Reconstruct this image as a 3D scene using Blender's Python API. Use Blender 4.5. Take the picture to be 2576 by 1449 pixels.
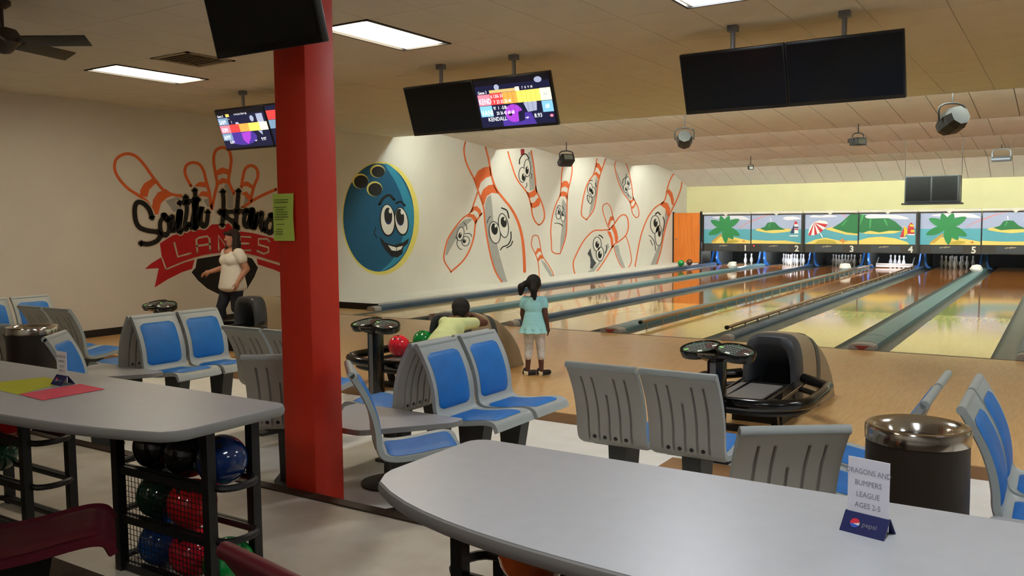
import bpy, bmesh, math, random
from mathutils import Vector, Matrix, Euler
random.seed(7)
for o in list(bpy.data.objects): bpy.data.objects.remove(o, do_unlink=True)
S = bpy.context.scene
COL = S.collection
PI = math.pi

# ------------------------------------------------------------------ camera
F_PX, CX, CY, CAM_H = 2162.0, 1288.0, 724.5, 1.6
RM = ((0.8417651, 0.03401615, -0.53877122), (0.53977256, -0.06926629, 0.83895635), (-0.00878062, -0.9970181, -0.07666693))
cam = bpy.data.cameras.new('camera'); camo = bpy.data.objects.new('camera', cam); COL.objects.link(camo)
cam.sensor_fit = 'HORIZONTAL'; cam.sensor_width = 36.0; cam.lens = F_PX / 2576.0 * 36.0
cam.clip_start = 0.05; cam.clip_end = 200
camo.matrix_world = Matrix(((RM[0][0], -RM[0][1], -RM[0][2], 0), (RM[1][0], -RM[1][1], -RM[1][2], 0), (RM[2][0], -RM[2][1], -RM[2][2], CAM_H), (0, 0, 0, 1)))
S.camera = camo
# ------------------------------------------------------------------ world, exposure
w = bpy.data.worlds.new('world'); S.world = w; w.use_nodes = True
w.node_tree.nodes['Background'].inputs[0].default_value = (0.55, 0.6, 0.7, 1)
w.node_tree.nodes['Background'].inputs[1].default_value = 0.05
S.view_settings.view_transform = 'Standard'; S.view_settings.look = 'None'
S.view_settings.exposure = 1.28; S.view_settings.gamma = 1.0; S.view_settings.use_curve_mapping = False
TROFFER, COVE, PINLIGHT, SCREEN = 11.0, 36.0, 110.0, 0.5

def ray(px, py):
    c = (px - CX, py - CY, F_PX)
    return Vector([sum(RM[i][j] * c[j] for j in range(3)) for i in range(3)])
def on_x(px, py, x): r = ray(px, py); return r * (x / r.x) + Vector((0, 0, CAM_H))
def on_y(px, py, y): r = ray(px, py); return r * (y / r.y) + Vector((0, 0, CAM_H))
def on_z(px, py, z): r = ray(px, py); return r * ((z - CAM_H) / r.z) + Vector((0, 0, CAM_H))

# ------------------------------------------------------------------ materials
def lin(c): c /= 255.0; return c / 12.92 if c <= 0.04045 else ((c + 0.055) / 1.055) ** 2.4
MATS = {}
def mat(name, rgb, rough=0.5, metal=0.0, var=0.06, scale=6.0, bump=0.0, bscale=120.0, coat=0.0, emit=0.0, spec=0.5, rgb2=None, stretch=None, alpha=1.0, trans=0.0):
    m = bpy.data.materials.new(name); m.use_nodes = True
    nt = m.node_tree; b = nt.nodes['Principled BSDF']
    c1 = [lin(v) for v in rgb]
    c2 = [lin(v) for v in rgb2] if rgb2 else [min(1, v * (1 - var)) for v in c1]
    tc = nt.nodes.new('ShaderNodeTexCoord'); nz = nt.nodes.new('ShaderNodeTexNoise')
    nz.inputs['Scale'].default_value = scale; nz.inputs['Detail'].default_value = 4
    src = tc.outputs['Object']
    if stretch:
        mp = nt.nodes.new('ShaderNodeMapping'); mp.inputs['Scale'].default_value = stretch
        nt.links.new(src, mp.inputs['Vector']); src = mp.outputs['Vector']
    nt.links.new(src, nz.inputs['Vector'])
    mx = nt.nodes.new('ShaderNodeMix'); mx.data_type = 'RGBA'
    mx.inputs[6].default_value = (*c1, 1); mx.inputs[7].default_value = (*c2, 1)
    rp = nt.nodes.new('ShaderNodeMapRange'); rp.inputs[1].default_value = 0.35; rp.inputs[2].default_value = 0.65
    nt.links.new(nz.outputs['Fac'], rp.inputs[0]); nt.links.new(rp.outputs[0], mx.inputs[0])
    nt.links.new(mx.outputs[2], b.inputs['Base Color'])
    b.inputs['Roughness'].default_value = rough; b.inputs['Metallic'].default_value = metal
    b.inputs['Specular IOR Level'].default_value = spec
    b.inputs['Coat Weight'].default_value = coat; b.inputs['Coat Roughness'].default_value = 0.05
    b.inputs['Transmission Weight'].default_value = trans
    if emit:
        nt.links.new(mx.outputs[2], b.inputs['Emission Color']); b.inputs['Emission Strength'].default_value = emit
    if bump:
        n2 = nt.nodes.new('ShaderNodeTexNoise'); n2.inputs['Scale'].default_value = bscale; n2.inputs['Detail'].default_value = 3
        nt.links.new(tc.outputs['Object'], n2.inputs['Vector'])
        bp = nt.nodes.new('ShaderNodeBump'); bp.inputs['Strength'].default_value = bump; bp.inputs['Distance'].default_value = 0.01
        nt.links.new(n2.outputs['Fac'], bp.inputs['Height']); nt.links.new(bp.outputs[0], b.inputs['Normal'])
    MATS[name] = m; return m
M = MATS
mat('wall_paint', (222, 216, 206), 0.85, var=0.05, scale=1.2, bump=0.15, bscale=60)
mat('ceiling_tile', (222, 214, 194), 0.95, var=0.05, scale=2.5, bump=0.3, bscale=180)
mat('ceiling_grid', (165, 150, 126), 0.9)
mat('slope_tile', (218, 208, 194), 0.95, var=0.06, scale=2.5, bump=0.3, bscale=160)
mat('slope_white', (238, 232, 226), 0.9, var=0.04, scale=2.5)
mat('yellow_paint', (236, 228, 176), 0.8, var=0.04, scale=1.5)
mat('tile_floor', (246, 246, 242), 0.4, var=0.10, scale=5, rgb2=(240, 240, 232))
mat('concourse_tile', (212, 204, 188), 0.45, scale=3.0, rgb2=(190, 178, 158))
mat('carpet', (70, 52, 34), 0.95, var=0.4, scale=60, bump=0.5, bscale=300)
mat('nosing', (58, 42, 28), 0.6)
mat('riser_wood', (160, 120, 80), 0.5)
mat('approach_wood', (222, 180, 120), 0.3, rgb2=(208, 162, 100), scale=7, stretch=(6, 0.5, 1), coat=0.15)
mat('lane_wood', (222, 184, 112), 0.07, rgb2=(214, 174, 100), scale=6, stretch=(8, 0.4, 1), spec=0.5)
mat('lane_pine', (168, 106, 54), 0.07, rgb2=(152, 90, 38), scale=6, stretch=(8, 0.4, 1), spec=0.55)
mat('deck_wood', (214, 190, 150), 0.08, rgb2=(200, 176, 134), scale=6, stretch=(8, 0.4, 1), spec=0.5)
mat('foul', (70, 48, 26), 0.4)
mat('black_base', (24, 20, 16), 0.6)
mat('gutter_grey', (104, 104, 98), 0.35, var=0.15, scale=4)
mat('cap_teal', (88, 124, 130), 0.32, var=0.1, scale=4)
mat('cap_blue', (62, 82, 104), 0.32, var=0.12, scale=4)
mat('cap_end', (168, 160, 150), 0.5)
mat('red_mark', (160, 60, 48), 0.5)
mat('rail_metal', (166, 128, 92), 0.35, metal=0.6)
mat('post_metal', (180, 165, 140), 0.35, metal=0.5)
mat('mask_dark', (58, 52, 46), 0.5)
mat('mask_panel', (62, 64, 68), 0.4)
mat('mask_rail', (222, 214, 200), 0.5)
mat('pit_black', (12, 11, 10), 0.9)
mat('kick_blue', (26, 92, 164), 0.4)
mat('kick_grey', (74, 76, 72), 0.6)
mat('pin_white', (242, 242, 240), 0.25)
mat('white_plastic', (236, 232, 226), 0.5)
mat('orange_door', (228, 128, 44), 0.45, rgb2=(214, 112, 34), scale=3, stretch=(8, 1, 0.6))
mat('red_paint', (220, 48, 20), 0.5, var=0.1, scale=3)
mat('green_paper', (206, 230, 100), 0.8)
mat('yellow_paper', (212, 214, 48), 0.75)
mat('pink_paper', (250, 92, 112), 0.75)
mat('ink', (60, 66, 40), 0.8)
mat('ink_grey', (136, 134, 146), 0.8)
mat('shell_grey', (176, 184, 182), 0.42, var=0.05, bump=0.04, bscale=300)
mat('shell_back', (178, 174, 164), 0.5, var=0.06, bump=0.05, bscale=300)
mat('pad_blue', (24, 122, 208), 0.5, var=0.12, scale=9, bump=0.08, bscale=200)
mat('post_grey', (62, 62, 58), 0.55)
mat('bolt', (28, 26, 24), 0.5)
mat('laminate', (188, 190, 194), 0.36, var=0.04, scale=14)
mat('edge_grey', (146, 144, 140), 0.5)
mat('black_metal', (22, 20, 18), 0.45)
mat('black_gloss', (14, 13, 12), 0.16)
mat('chrome', (205, 200, 192), 0.14, metal=1.0)
mat('bin_brown', (42, 32, 22), 0.45, var=0.15)
mat('screen_black', (9, 9, 8), 0.22)
mat('tv_case', (14, 13, 12), 0.35)
mat('vent_grey', (160, 146, 118), 0.7)
mat('fan_brown', (58, 46, 36), 0.45)
mat('fan_blade', (66, 60, 44), 0.5)
mat('fixture_black', (30, 28, 26), 0.5)
mat('lens_glass', (120, 120, 110), 0.1)
mat('fixture_silver', (150, 160, 172), 0.35, metal=0.6)
mat('hood_dark', (66, 70, 74), 0.38)
mat('hood_beige', (166, 150, 122), 0.5)
mat('rod', (190, 190, 190), 0.2, metal=1.0)
mat('grey_strip', (118, 116, 114), 0.45)
mat('keypad', (88, 108, 96), 0.2)
mat('key_green', (150, 215, 120), 0.4, emit=0.15)
mat('key_white', (235, 240, 225), 0.4, emit=0.15)
mat('key_red', (110, 60, 62), 0.4)
mat('maroon', (84, 16, 28), 0.4, var=0.1)
mat('card_white', (232, 230, 240), 0.6)
mat('card_navy', (36, 42, 92), 0.4)
mat('logo_red', (214, 40, 60), 0.5)
mat('logo_blue', (60, 90, 190), 0.5)
for nm, c in dict(ball_red=(226, 26, 30), ball_green=(14, 150, 66), ball_darkgreen=(10, 62, 40), ball_navy=(20, 46, 96), ball_blue=(28, 86, 168), ball_black=(14, 14, 20), ball_orange=(226, 108, 44), ball_coral=(246, 40, 62), ball_brown=(110, 60, 30)).items():
    mat(nm, c, 0.1, var=0.25, scale=14, coat=0.5)
mat('diffuser', (255, 240, 212), 0.5, var=0.0, emit=TROFFER * 0.9)
mat('diffuser_cool', (244, 249, 255), 0.5, var=0.0, emit=TROFFER * 1.05)
mat('louver', (238, 232, 218), 0.5, emit=TROFFER * 0.06)
mat('tube_light', (236, 250, 244), 0.5, var=0.0, emit=COVE)
mat('pin_lamp', (225, 236, 255), 0.5, var=0.0, emit=PINLIGHT)
mat('strip_housing', (225, 220, 205), 0.6)
# mural paints
mat('p_orange', (226, 106, 52), 0.8, var=0.06); mat('p_grey', (168, 166, 160), 0.85); mat('p_black', (22, 18, 16), 0.8)
mat('p_white', (226, 220, 210), 0.85); mat('p_blue', (10, 84, 120), 0.8); mat('p_blue2', (42, 132, 164), 0.8)
mat('p_yellow', (226, 210, 110), 0.85); mat('p_red', (190, 22, 28), 0.8); mat('p_navy', (34, 36, 92), 0.8)
mat('p_beige', (206, 190, 168), 0.85); mat('p_dgrey', (70, 72, 74), 0.8); mat('p_dred', (150, 40, 48), 0.8)
# picture print colours
for nm, c in dict(i_sky=(168, 176, 208), i_sea=(90, 164, 180), i_sand=(238, 206, 110), i_palm=(44, 134, 74), i_hill=(40, 116, 66), i_hill2=(74, 160, 90), i_cloud=(232, 228, 240), i_red=(196, 44, 56), i_white=(244, 240, 236), i_olive=(190, 166, 66), i_yellow=(244, 196, 50), i_trunk=(200, 156, 70), i_rain=(216, 150, 160), i_navy=(44, 52, 92), i_star=(214, 132, 60)).items():
    mat(nm, c, 0.55, var=0.03)
# people
mat('skin_light', (196, 140, 112), 0.5); mat('skin_dark', (98, 62, 46), 0.5); mat('hair_black', (20, 15, 14), 0.75, bump=0.5, bscale=90)
mat('hair_brown', (34, 20, 15), 0.75, bump=0.5, bscale=90)
mat('blouse', (238, 232, 220), 0.8, bump=0.2, bscale=40); mat('jeans', (24, 28, 42), 0.8)
mat('aqua', (172, 238, 242), 0.8, bump=0.15, bscale=40); mat('leggings', (236, 233, 228), 0.8, rgb2=(206, 204, 200), scale=40)
mat('lime', (216, 228, 164), 0.8, bump=0.15, bscale=40); mat('shorts', (52, 60, 84), 0.8)
mat('shoe_dark', (36, 32, 36), 0.6); mat('shoe_cream', (226, 212, 170), 0.6); mat('eye_white', (235, 232, 225), 0.3); mat('lip', (150, 70, 66), 0.5)

# ------------------------------------------------------------------ mesh helpers
class MB:
    def __init__(s): s.v = []; s.f = []; s.m = []
    def add(s, vs, fs, mi=0):
        o = len(s.v); s.v += [tuple(v) for v in vs]; s.f += [[i + o for i in f] for f in fs]; s.m += [mi] * len(fs); return s
    def box(s, c, size, rz=0.0, mi=0, rot=None):
        hx, hy, hz = size[0] / 2, size[1] / 2, size[2] / 2
        R = rot if rot else Matrix.Rotation(rz, 3, 'Z'); c = Vector(c)
        vs = [c + R @ Vector((x * hx, y * hy, z * hz)) for x in (-1, 1) for y in (-1, 1) for z in (-1, 1)]
        return s.add(vs, [(0, 1, 3, 2), (4, 6, 7, 5), (0, 4, 5, 1), (2, 3, 7, 6), (0, 2, 6, 4), (1, 5, 7, 3)], mi)
    def rbox(s, c, size, r=0.01, rz=0.0, seg=2, mi=0, rot=None):
        bm = bmesh.new(); bmesh.ops.create_cube(bm, size=1.0)
        for v in bm.verts: v.co = Vector((v.co.x * size[0], v.co.y * size[1], v.co.z * size[2]))
        bmesh.ops.bevel(bm, geom=bm.edges[:], offset=r, segments=seg, affect='EDGES', profile=0.5)
        R = rot if rot else Matrix.Rotation(rz, 3, 'Z'); c = Vector(c); bm.verts.index_update()
        s.add([c + R @ v.co for v in bm.verts], [[v.index for v in f.verts] for f in bm.faces], mi); bm.free(); return s
    def cyl(s, p0, p1, r0, r1=None, n=16, mi=0, cap=True):
        r1 = r0 if r1 is None else r1; p0, p1 = Vector(p0), Vector(p1); d = (p1 - p0).normalized()
        a = d.orthogonal().normalized(); b = d.cross(a); vs = []
        for p, r in ((p0, r0), (p1, r1)):
            for i in range(n): t = 2 * PI * i / n; vs.append(p + (a * math.cos(t) + b * math.sin(t)) * r)
        fs = [(i, (i + 1) % n, n + (i + 1) % n, n + i) for i in range(n)]
        if cap: fs += [list(range(n))[::-1], list(range(n, 2 * n))]
        return s.add(vs, fs, mi)
    def tube(s, pts, r, n=10, closed=False, mi=0):
        pts = [Vector(p) for p in pts]; k = len(pts); vs = []; fs = []; up = None
        for i, p in enumerate(pts):
            if closed: d = pts[(i + 1) % k] - pts[i - 1]
            else: d = pts[min(i + 1, k - 1)] - pts[max(i - 1, 0)]
            d.normalize()
            if up is None: up = d.orthogonal().normalized()
            a = (up - d * up.dot(d)).normalized(); up = a; b = d.cross(a)
            rr = r[i] if isinstance(r, (list, tuple)) else r
            for j in range(n): t = 2 * PI * j / n; vs.append(p + (a * math.cos(t) + b * math.sin(t)) * rr)
        for i in range(k if closed else k - 1):
            q = (i + 1) % k
            for j in range(n): fs.append((i * n + j, i * n + (j + 1) % n, q * n + (j + 1) % n, q * n + j))
        if not closed: fs += [list(range(n))[::-1], [(k - 1) * n + j for j in range(n)]]
        return s.add(vs, fs, mi)
    def lathe(s, prof, c=(0, 0, 0), n=32, mi=0):
        vs = []; fs = []; c = Vector(c); k = len(prof)
        for r, z in prof:
            for j in range(n): t = 2 * PI * j / n; vs.append(c + Vector((r * math.cos(t), r * math.sin(t), z)))
        for i in range(k - 1):
            for j in range(n): fs.append((i * n + j, i * n + (j + 1) % n, (i + 1) * n + (j + 1) % n, (i + 1) * n + j))
        if prof[0][0] > 1e-4: fs.append(list(range(n))[::-1])
        if prof[-1][0] > 1e-4: fs.append([(k - 1) * n + j for j in range(n)])
        return s.add(vs, fs, mi)
    def sphere(s, c, r, n=16, mi=0, rot=None):
        r = Vector(r) if isinstance(r, (tuple, list, Vector)) else Vector((r, r, r)); c = Vector(c); vs = []; fs = []; k = n // 2
        for i in range(1, k):
            a = PI * i / k
            for j in range(n): t = 2 * PI * j / n; vs.append(Vector((math.sin(a) * math.cos(t) * r.x, math.sin(a) * math.sin(t) * r.y, math.cos(a) * r.z)))
        top = len(vs); vs += [Vector((0, 0, r.z)), Vector((0, 0, -r.z))]
        for i in range(k - 2):
            for j in range(n): fs.append((i * n + j, (i + 1) * n + j, (i + 1) * n + (j + 1) % n, i * n + (j + 1) % n))
        for j in range(n):
            fs.append((top, j, (j + 1) % n)); fs.append((top + 1, (k - 2) * n + (j + 1) % n, (k - 2) * n + j))
        if rot: vs = [rot @ v for v in vs]
        return s.add([c + v for v in vs], fs, mi)
    def prism(s, poly, z0, z1, mi=0):
        n = len(poly)
        vs = [(p[0], p[1], z0) for p in poly] + [(p[0], p[1], z1) for p in poly]
        return s.add(vs, [list(range(n))[::-1], list(range(n, 2 * n))] + [(i, (i + 1) % n, n + (i + 1) % n, n + i) for i in range(n)], mi)
    def build(s, name, mats, parent=None, smooth=True, ang=35, loc=None, fix=True):
        me = bpy.data.meshes.new(name); me.from_pydata(s.v, [], s.f)
        if not isinstance(mats, (list, tuple)): mats = [mats]
        for m in mats: me.materials.append(M[m])
        me.polygons.foreach_set('material_index', s.m)
        if fix:
            bm = bmesh.new(); bm.from_mesh(me); bmesh.ops.recalc_face_normals(bm, faces=bm.faces[:]); bm.to_mesh(me); bm.free()
        if smooth:
            me.polygons.foreach_set('use_smooth', [True] * len(me.polygons)); me.set_sharp_from_angle(angle=math.radians(ang))
        o = bpy.data.objects.new(name, me); COL.objects.link(o)
        if parent: o.parent = parent
        if loc: o.location = loc
        return o
def tag(o, label=None, cat=None, group=None, kind=None):
    if label: o['label'] = label
    if cat: o['category'] = cat
    if group: o['group'] = group
    if kind: o['kind'] = kind
    return o
def empty(name, loc=(0, 0, 0), rz=0.0, label=None, cat=None, group=None):
    o = bpy.data.objects.new(name, None); COL.objects.link(o); o.location = loc; o.rotation_euler = (0, 0, rz); o.empty_display_size = 0.1
    return tag(o, label, cat, group)
def kids(o): return [c for c in bpy.data.objects if c.parent == o]
def copy_tree(o, parent=None):
    c = o.copy(); COL.objects.link(c); c.parent = parent
    for ch in kids(o): copy_tree(ch, c)
    return c
def struct(o): o['kind'] = 'structure'; return o
def catmull(pts, per=6, closed=False):
    P = [Vector(p) for p in pts]; n = len(P); out = []
    rng = range(n) if closed else range(n - 1)
    for i in rng:
        p1, p2 = P[i], P[(i + 1) % n]
        p0 = P[i - 1] if (closed or i > 0) else p1 * 2 - p2
        p3 = P[(i + 2) % n] if (closed or i + 2 < n) else p2 * 2 - p1
        for k in range(per):
            t = k / per
            out.append(0.5 * ((2 * p1) + (p2 - p0) * t + (2 * p0 - 5 * p1 + 4 * p2 - p3) * t * t + (3 * p1 - p0 - 3 * p2 + p3) * t ** 3))
    if not closed: out.append(P[-1])
    return out
def text_mesh(body, size, align='CENTER', bold=0.0):
    cu = bpy.data.curves.new('txt', 'FONT'); cu.body = body; cu.size = size; cu.align_x = align; cu.offset = bold; cu.resolution_u = 2
    o = bpy.data.objects.new('txt', cu); COL.objects.link(o); bpy.context.view_layer.update()
    me = bpy.data.meshes.new_from_object(o.evaluated_get(bpy.context.evaluated_depsgraph_get()))
    vs = [v.co.copy() for v in me.vertices]; fs = [list(p.vertices) for p in me.polygons]
    bpy.data.objects.remove(o); bpy.data.curves.remove(cu); bpy.data.meshes.remove(me)
    return vs, fs

# ================================================================== ROOM
WX, CZ = -11.7, 3.36            # left wall plane, main ceiling height
XR, YB = 9.0, -4.0              # right and back ends of the hall
Z_SET, Z_UP, Y_STEP, Y_APP, Y_FOUL, Y_MASK = -0.08, 0.04, 3.45, 6.2, 11.1, 28.8
Y_CARPET = 2.15
DIV_A = -2.05 - 1.71 * 5 + 0.1
b = MB(); b.box(((WX + XR) / 2, (Y_STEP + Y_APP) / 2, Z_SET - 0.05), (XR - WX, Y_APP - Y_STEP, 0.1)); struct(b.build('floor', 'tile_floor'))
b = MB(); b.box(((WX + XR) / 2, (Y_CARPET + Y_STEP) / 2, Z_UP - 0.12), (XR - WX, Y_STEP - Y_CARPET, 0.24))
fc = struct(b.build('floor_concourse', 'concourse_tile'))
b = MB(); b.box(((WX + XR) / 2, (YB + Y_CARPET) / 2, Z_UP - 0.12), (XR - WX, Y_CARPET - YB, 0.24)); struct(b.build('floor_carpet', 'carpet'))
b = MB(); b.box(((WX + XR) / 2, Y_STEP - 0.02, Z_UP + 0.004), (XR - WX, 0.075, 0.012)); struct(b.build('trim_1', 'nosing'))
b = MB(); b.box(((WX + XR) / 2, (Y_APP + Y_FOUL) / 2, -0.06), (XR - WX, Y_FOUL - Y_APP, 0.12)); struct(b.build('floor_approach', 'approach_wood'))
b = MB(); b.box(((WX + DIV_A) / 2, (Y_FOUL + 11.95) / 2, -0.06), (DIV_A - WX, 11.95 - Y_FOUL, 0.12)); struct(b.build('floor_side', 'approach_wood'))
b = MB(); b.box(((WX + XR) / 2, Y_APP - 0.012, -0.04), (XR - WX, 0.024, 0.084)); struct(b.build('trim_2', 'riser_wood'))
b = MB(); b.box(((WX + XR) / 2, Y_FOUL - 0.02, 0.0005), (XR - WX, 0.04, 0.003)); struct(b.build('trim_3', 'foul'))
b = MB(); b.box(((WX + XR) / 2, (Y_FOUL + 33) / 2, -0.2), (XR - WX, 33 - Y_FOUL, 0.1)); struct(b.build('floor_under_lanes', 'black_base'))
b = MB(); b.box((WX - 0.075, (YB + 33) / 2, 1.8), (0.15, 33 - YB, 4.0)); wall_left = struct(b.build('wall_left', 'wall_paint'))
b = MB(); b.box((XR + 0.075, (YB + 33) / 2, 1.8), (0.15, 33 - YB, 4.0)); struct(b.build('wall_right', 'wall_paint'))
b = MB(); b.box(((WX + XR) / 2, YB - 0.075, 1.8), (XR - WX, 0.15, 4.0)); struct(b.build('wall_back', 'wall_paint'))
b = MB(); b.box(((WX + XR) / 2, 30.2, 2.4), (XR - WX, 0.1, 1.5)); struct(b.build('wall_far', 'yellow_paint'))
b = MB(); b.box(((WX + XR) / 2, 32.8, 0.8), (XR - WX, 0.1, 2.2)); struct(b.build('wall_pit', 'pit_black'))
# black cove base on the left wall beside the approach, and the low filler platform beside lane 1
b = MB(); b.box((WX + 0.008, (YB + 11.9) / 2, 0.05), (0.016, 11.9 - YB, 0.11)); struct(b.build('baseboard_left', 'black_base'))
XP = -10.72
b = MB(); b.box(((WX + XP) / 2, (11.95 + Y_MASK) / 2, 0.03), (XP - WX, Y_MASK - 11.95, 0.16)); struct(b.build('floor_filler', 'wall_paint'))
b = MB(); b.box(((WX + XP) / 2 + 0.06, 11.93, 0.05), (XP - WX + 0.12, 0.03, 0.13)); struct(b.build('baseboard_lane', 'black_base'))

# ceiling: flat tiled part, then four sloped bays over the lanes and a last slope down to the yellow wall
TW, TL = 0.61, 1.22
GX0, GY0 = -5.75, 5.72
b = MB(); b.box(((WX + XR) / 2, (YB + 13.75) / 2, CZ + 0.05), (XR - WX, 13.75 - YB, 0.06)); ceil = struct(b.build('ceiling', 'ceiling_grid'))
TROFF = [(0, 0), (-6, 0), (5, 0), (11, 0), (17, 0), (9, -4), (15, -4), (1, -7), (8, -7)]  # last two panels, behind the camera, are added as unseen fill light
VENTS = [(-4, 0)]
pm = MB().box((0, 0, 0.01), (TW - 0.005, TL - 0.005, 0.02)); proto = pm.build('ceiling_panel', 'ceiling_tile', ceil, smooth=False)
half = MB().box((0, 0, 0.01), (TW - 0.005, TL / 2 - 0.005, 0.02)); phalf = half.build('ceiling_panel', 'ceiling_tile', ceil, smooth=False)
rows = range(-7, 7); first = True; cnt = 0; rest = MB()
for j in rows:
    for i in range(-10, 25):
        cx, cy = GX0 + (i + 0.5) * TW, GY0 + (j + 0.5) * TL
        x0, x1 = max(WX, cx - TW / 2), min(XR, cx + TW / 2)
        y1 = min(13.75, cy + TL / 2)
        if x1 - x0 < 0.1 or (i, j) in TROFF: continue
        if (i, j) in VENTS:
            phalf.location = (cx, cy + TL / 4, CZ); continue
        full = (x1 - x0 > TW - 0.01) and y1 - cy > TL / 2 - 0.01
        inview = j >= -2 and cx < 1.0 and (cy > 4.2 or cx < -2)
        if full and inview:
            o = proto if first else proto.copy()
            if not first: COL.objects.link(o)
            first = False; o.location = (cx, cy, CZ); cnt += 1
        else:
            yy0 = cy - TL / 2; rest.box(((x0 + x1) / 2, (yy0 + y1) / 2, CZ + 0.01), (x1 - x0 - 0.005, y1 - yy0 - 0.005, 0.02))
o = rest.build('ceiling_border_panels', 'ceiling_tile', ceil, smooth=False); o['kind'] = 'stuff'
TEETH = [(13.75, 17.6, 3.68, CZ), (17.6, 21.3, 3.66, CZ), (21.3, 25.4, 3.66, CZ), (25.4, 28.55, 3.62, CZ), (28.55, 30.15, CZ, 2.82)]
def ceil_z(y):
    for a, c, za, zc in TEETH:
        if a <= y <= c: return za + (zc - za) * (y - a) / (c - a)
    return CZ
for n, (a, c, za, zc) in enumerate(TEETH):
    L = math.hypot(c - a, zc - za); th = math.atan2(zc - za, c - a); R = Matrix.Rotation(th, 3, 'X')
    mid = Vector((0, (a + c) / 2, (za + zc) / 2)); nrm = R @ Vector((0, 0, 1))
    b = MB(); b.box(Vector(((WX + XR) / 2, 0, 0)) + mid + nrm * 0.06, (XR - WX, L, 0.06), rot=R)
    b.box(((WX + XR) / 2, a - 0.012, (CZ + za) / 2 + 0.04), (XR - WX, 0.02, max(0.05, za - CZ + 0.08)))
    sl = struct(b.build('ceiling_slope', 'ceiling_grid', smooth=False))
    pp = MB().box((0, 0, 0.015), (TW - 0.012, L - 0.004, 0.03), rot=None)  .build('slope_panel', 'slope_white' if n == 4 else 'slope_tile', sl, smooth=False)
    x = WX + TW / 2; k = 0
    while x < 3.0:
        o = pp if k == 0 else pp.copy()
        if k: COL.objects.link(o)
        o.location = Vector((x, 0, 0)) + mid; o.rotation_euler = (th, 0, 0); x += TW; k += 1
    b = MB(); b.box(Vector(((x - TW / 2 + XR) / 2, 0, 0)) + mid + nrm * 0.015, (XR - x + TW / 2, L, 0.03), rot=R); o = b.build('slope_border', 'slope_white' if n == 4 else 'slope_tile', sl, smooth=False)

# ------------------------------------------------------------------ troffers, vents, cove strips
TL_LABEL = {(0, 0): 'lit ceiling light panel just right of the red pillar', (-6, 0): 'lit ceiling light panel left of the hanging televisions, nearest the left wall', (5, 0): 'lit ceiling light panel cut off by the top of the picture', (11, 0): 'lit ceiling light panel above the right picture edge, out of view', (17, 0): 'lit ceiling light panel farthest right, out of view', (9, -4): 'lit ceiling light panel over the left end of the right table, out of view', (1, -7): 'added fill light panel behind the camera at the left, out of view', (8, -7): 'added fill light panel behind the camera, out of view', (15, -4): 'lit ceiling light panel over the right end of the right table, out of view'}
for (i, j) in TROFF:
    cx, cy = GX0 + (i + 0.5) * TW, GY0 + (j + 0.5) * TL
    t = empty('ceiling_light', (cx, cy, CZ), 0, TL_LABEL[(i, j)], 'ceiling light', 'recessed ceiling light panels')
    b = MB()
    for sx in (-1, 1): b.box((sx * (TW / 2 - 0.012), 0, 0.0), (0.024, TL, 0.02)); b.box((0, sx * (TL / 2 - 0.012), 0.0), (TW, 0.024, 0.02))
    b.build('frame', 'fixture_black', t, smooth=False)
    MB().box((-0.05, 0, 0.012), (TW - 0.2, TL - 0.05, 0.012)).build('diffuser', 'diffuser_cool' if i >= 5 else 'diffuser', t, smooth=False)
    b = MB()
    for k in range(6): b.box((TW / 2 - 0.075, -TL / 2 + 0.12 + k * 0.195, 0.012), (0.09, 0.185, 0.008))
    b.build('louver', 'louver', t, smooth=False)
vx, vy = GX0 + (-4 + 0.5) * TW, GY0 + TL / 4
def vent(loc, label, rot=None, s=(0.61, 0.61)):
    t = empty('ceiling_vent', loc, 0, label, 'vent')
    if rot: t.rotation_euler = rot
    b = MB()
    for sx in (-1, 1): b.box((sx * (s[0] / 2 - 0.02), 0, 0), (0.04, s[1], 0.02)); b.box((0, sx * (s[1] / 2 - 0.02), 0), (s[0], 0.04, 0.02))
    b.build('frame', 'vent_grey', t, smooth=False)
    MB().box((0, 0, 0.02), (s[0] - 0.02, s[1] - 0.02, 0.01)).build('backing', 'vent_grey', t, smooth=False)
    R = Matrix.Rotation(0.6, 3, 'X')
    for k in range(9): MB().box((0, -s[1] / 2 + 0.07 + k * (s[1] - 0.14) / 8, 0.006), (s[0] - 0.06, 0.05, 0.005), rot=R).build('slat', 'vent_grey', t, smooth=False)
vent((vx, vy, CZ), 'square slatted air vent in the flat ceiling beside the corner television')
yv = 14.9; vent((-10.75, yv, ceil_z(yv) - 0.012), 'long air vent in the first sloped ceiling bay by the mural wall', (math.atan2(CZ - 3.68, 17.6 - 13.75), 0, 0), (1.0, 0.8))
for n, (a, c, za, zc) in enumerate(TEETH[:4]):
    t = empty('strip_light', (0, a + 0.055, CZ + 0.10), 0, 'fluorescent strip hidden behind ceiling step %s over the lanes' % ('one', 'two', 'three', 'four')[n], 'strip light')
    MB().box((-1.4, -0.025, 0.02), (19.6, 0.03, 0.1)).build('housing', 'strip_housing', t, smooth=False)
    MB().cyl((-11.2, 0.025, 0.0), (8.4, 0.025, 0.0), 0.02, n=8).build('tube', 'tube_light', t)

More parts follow.
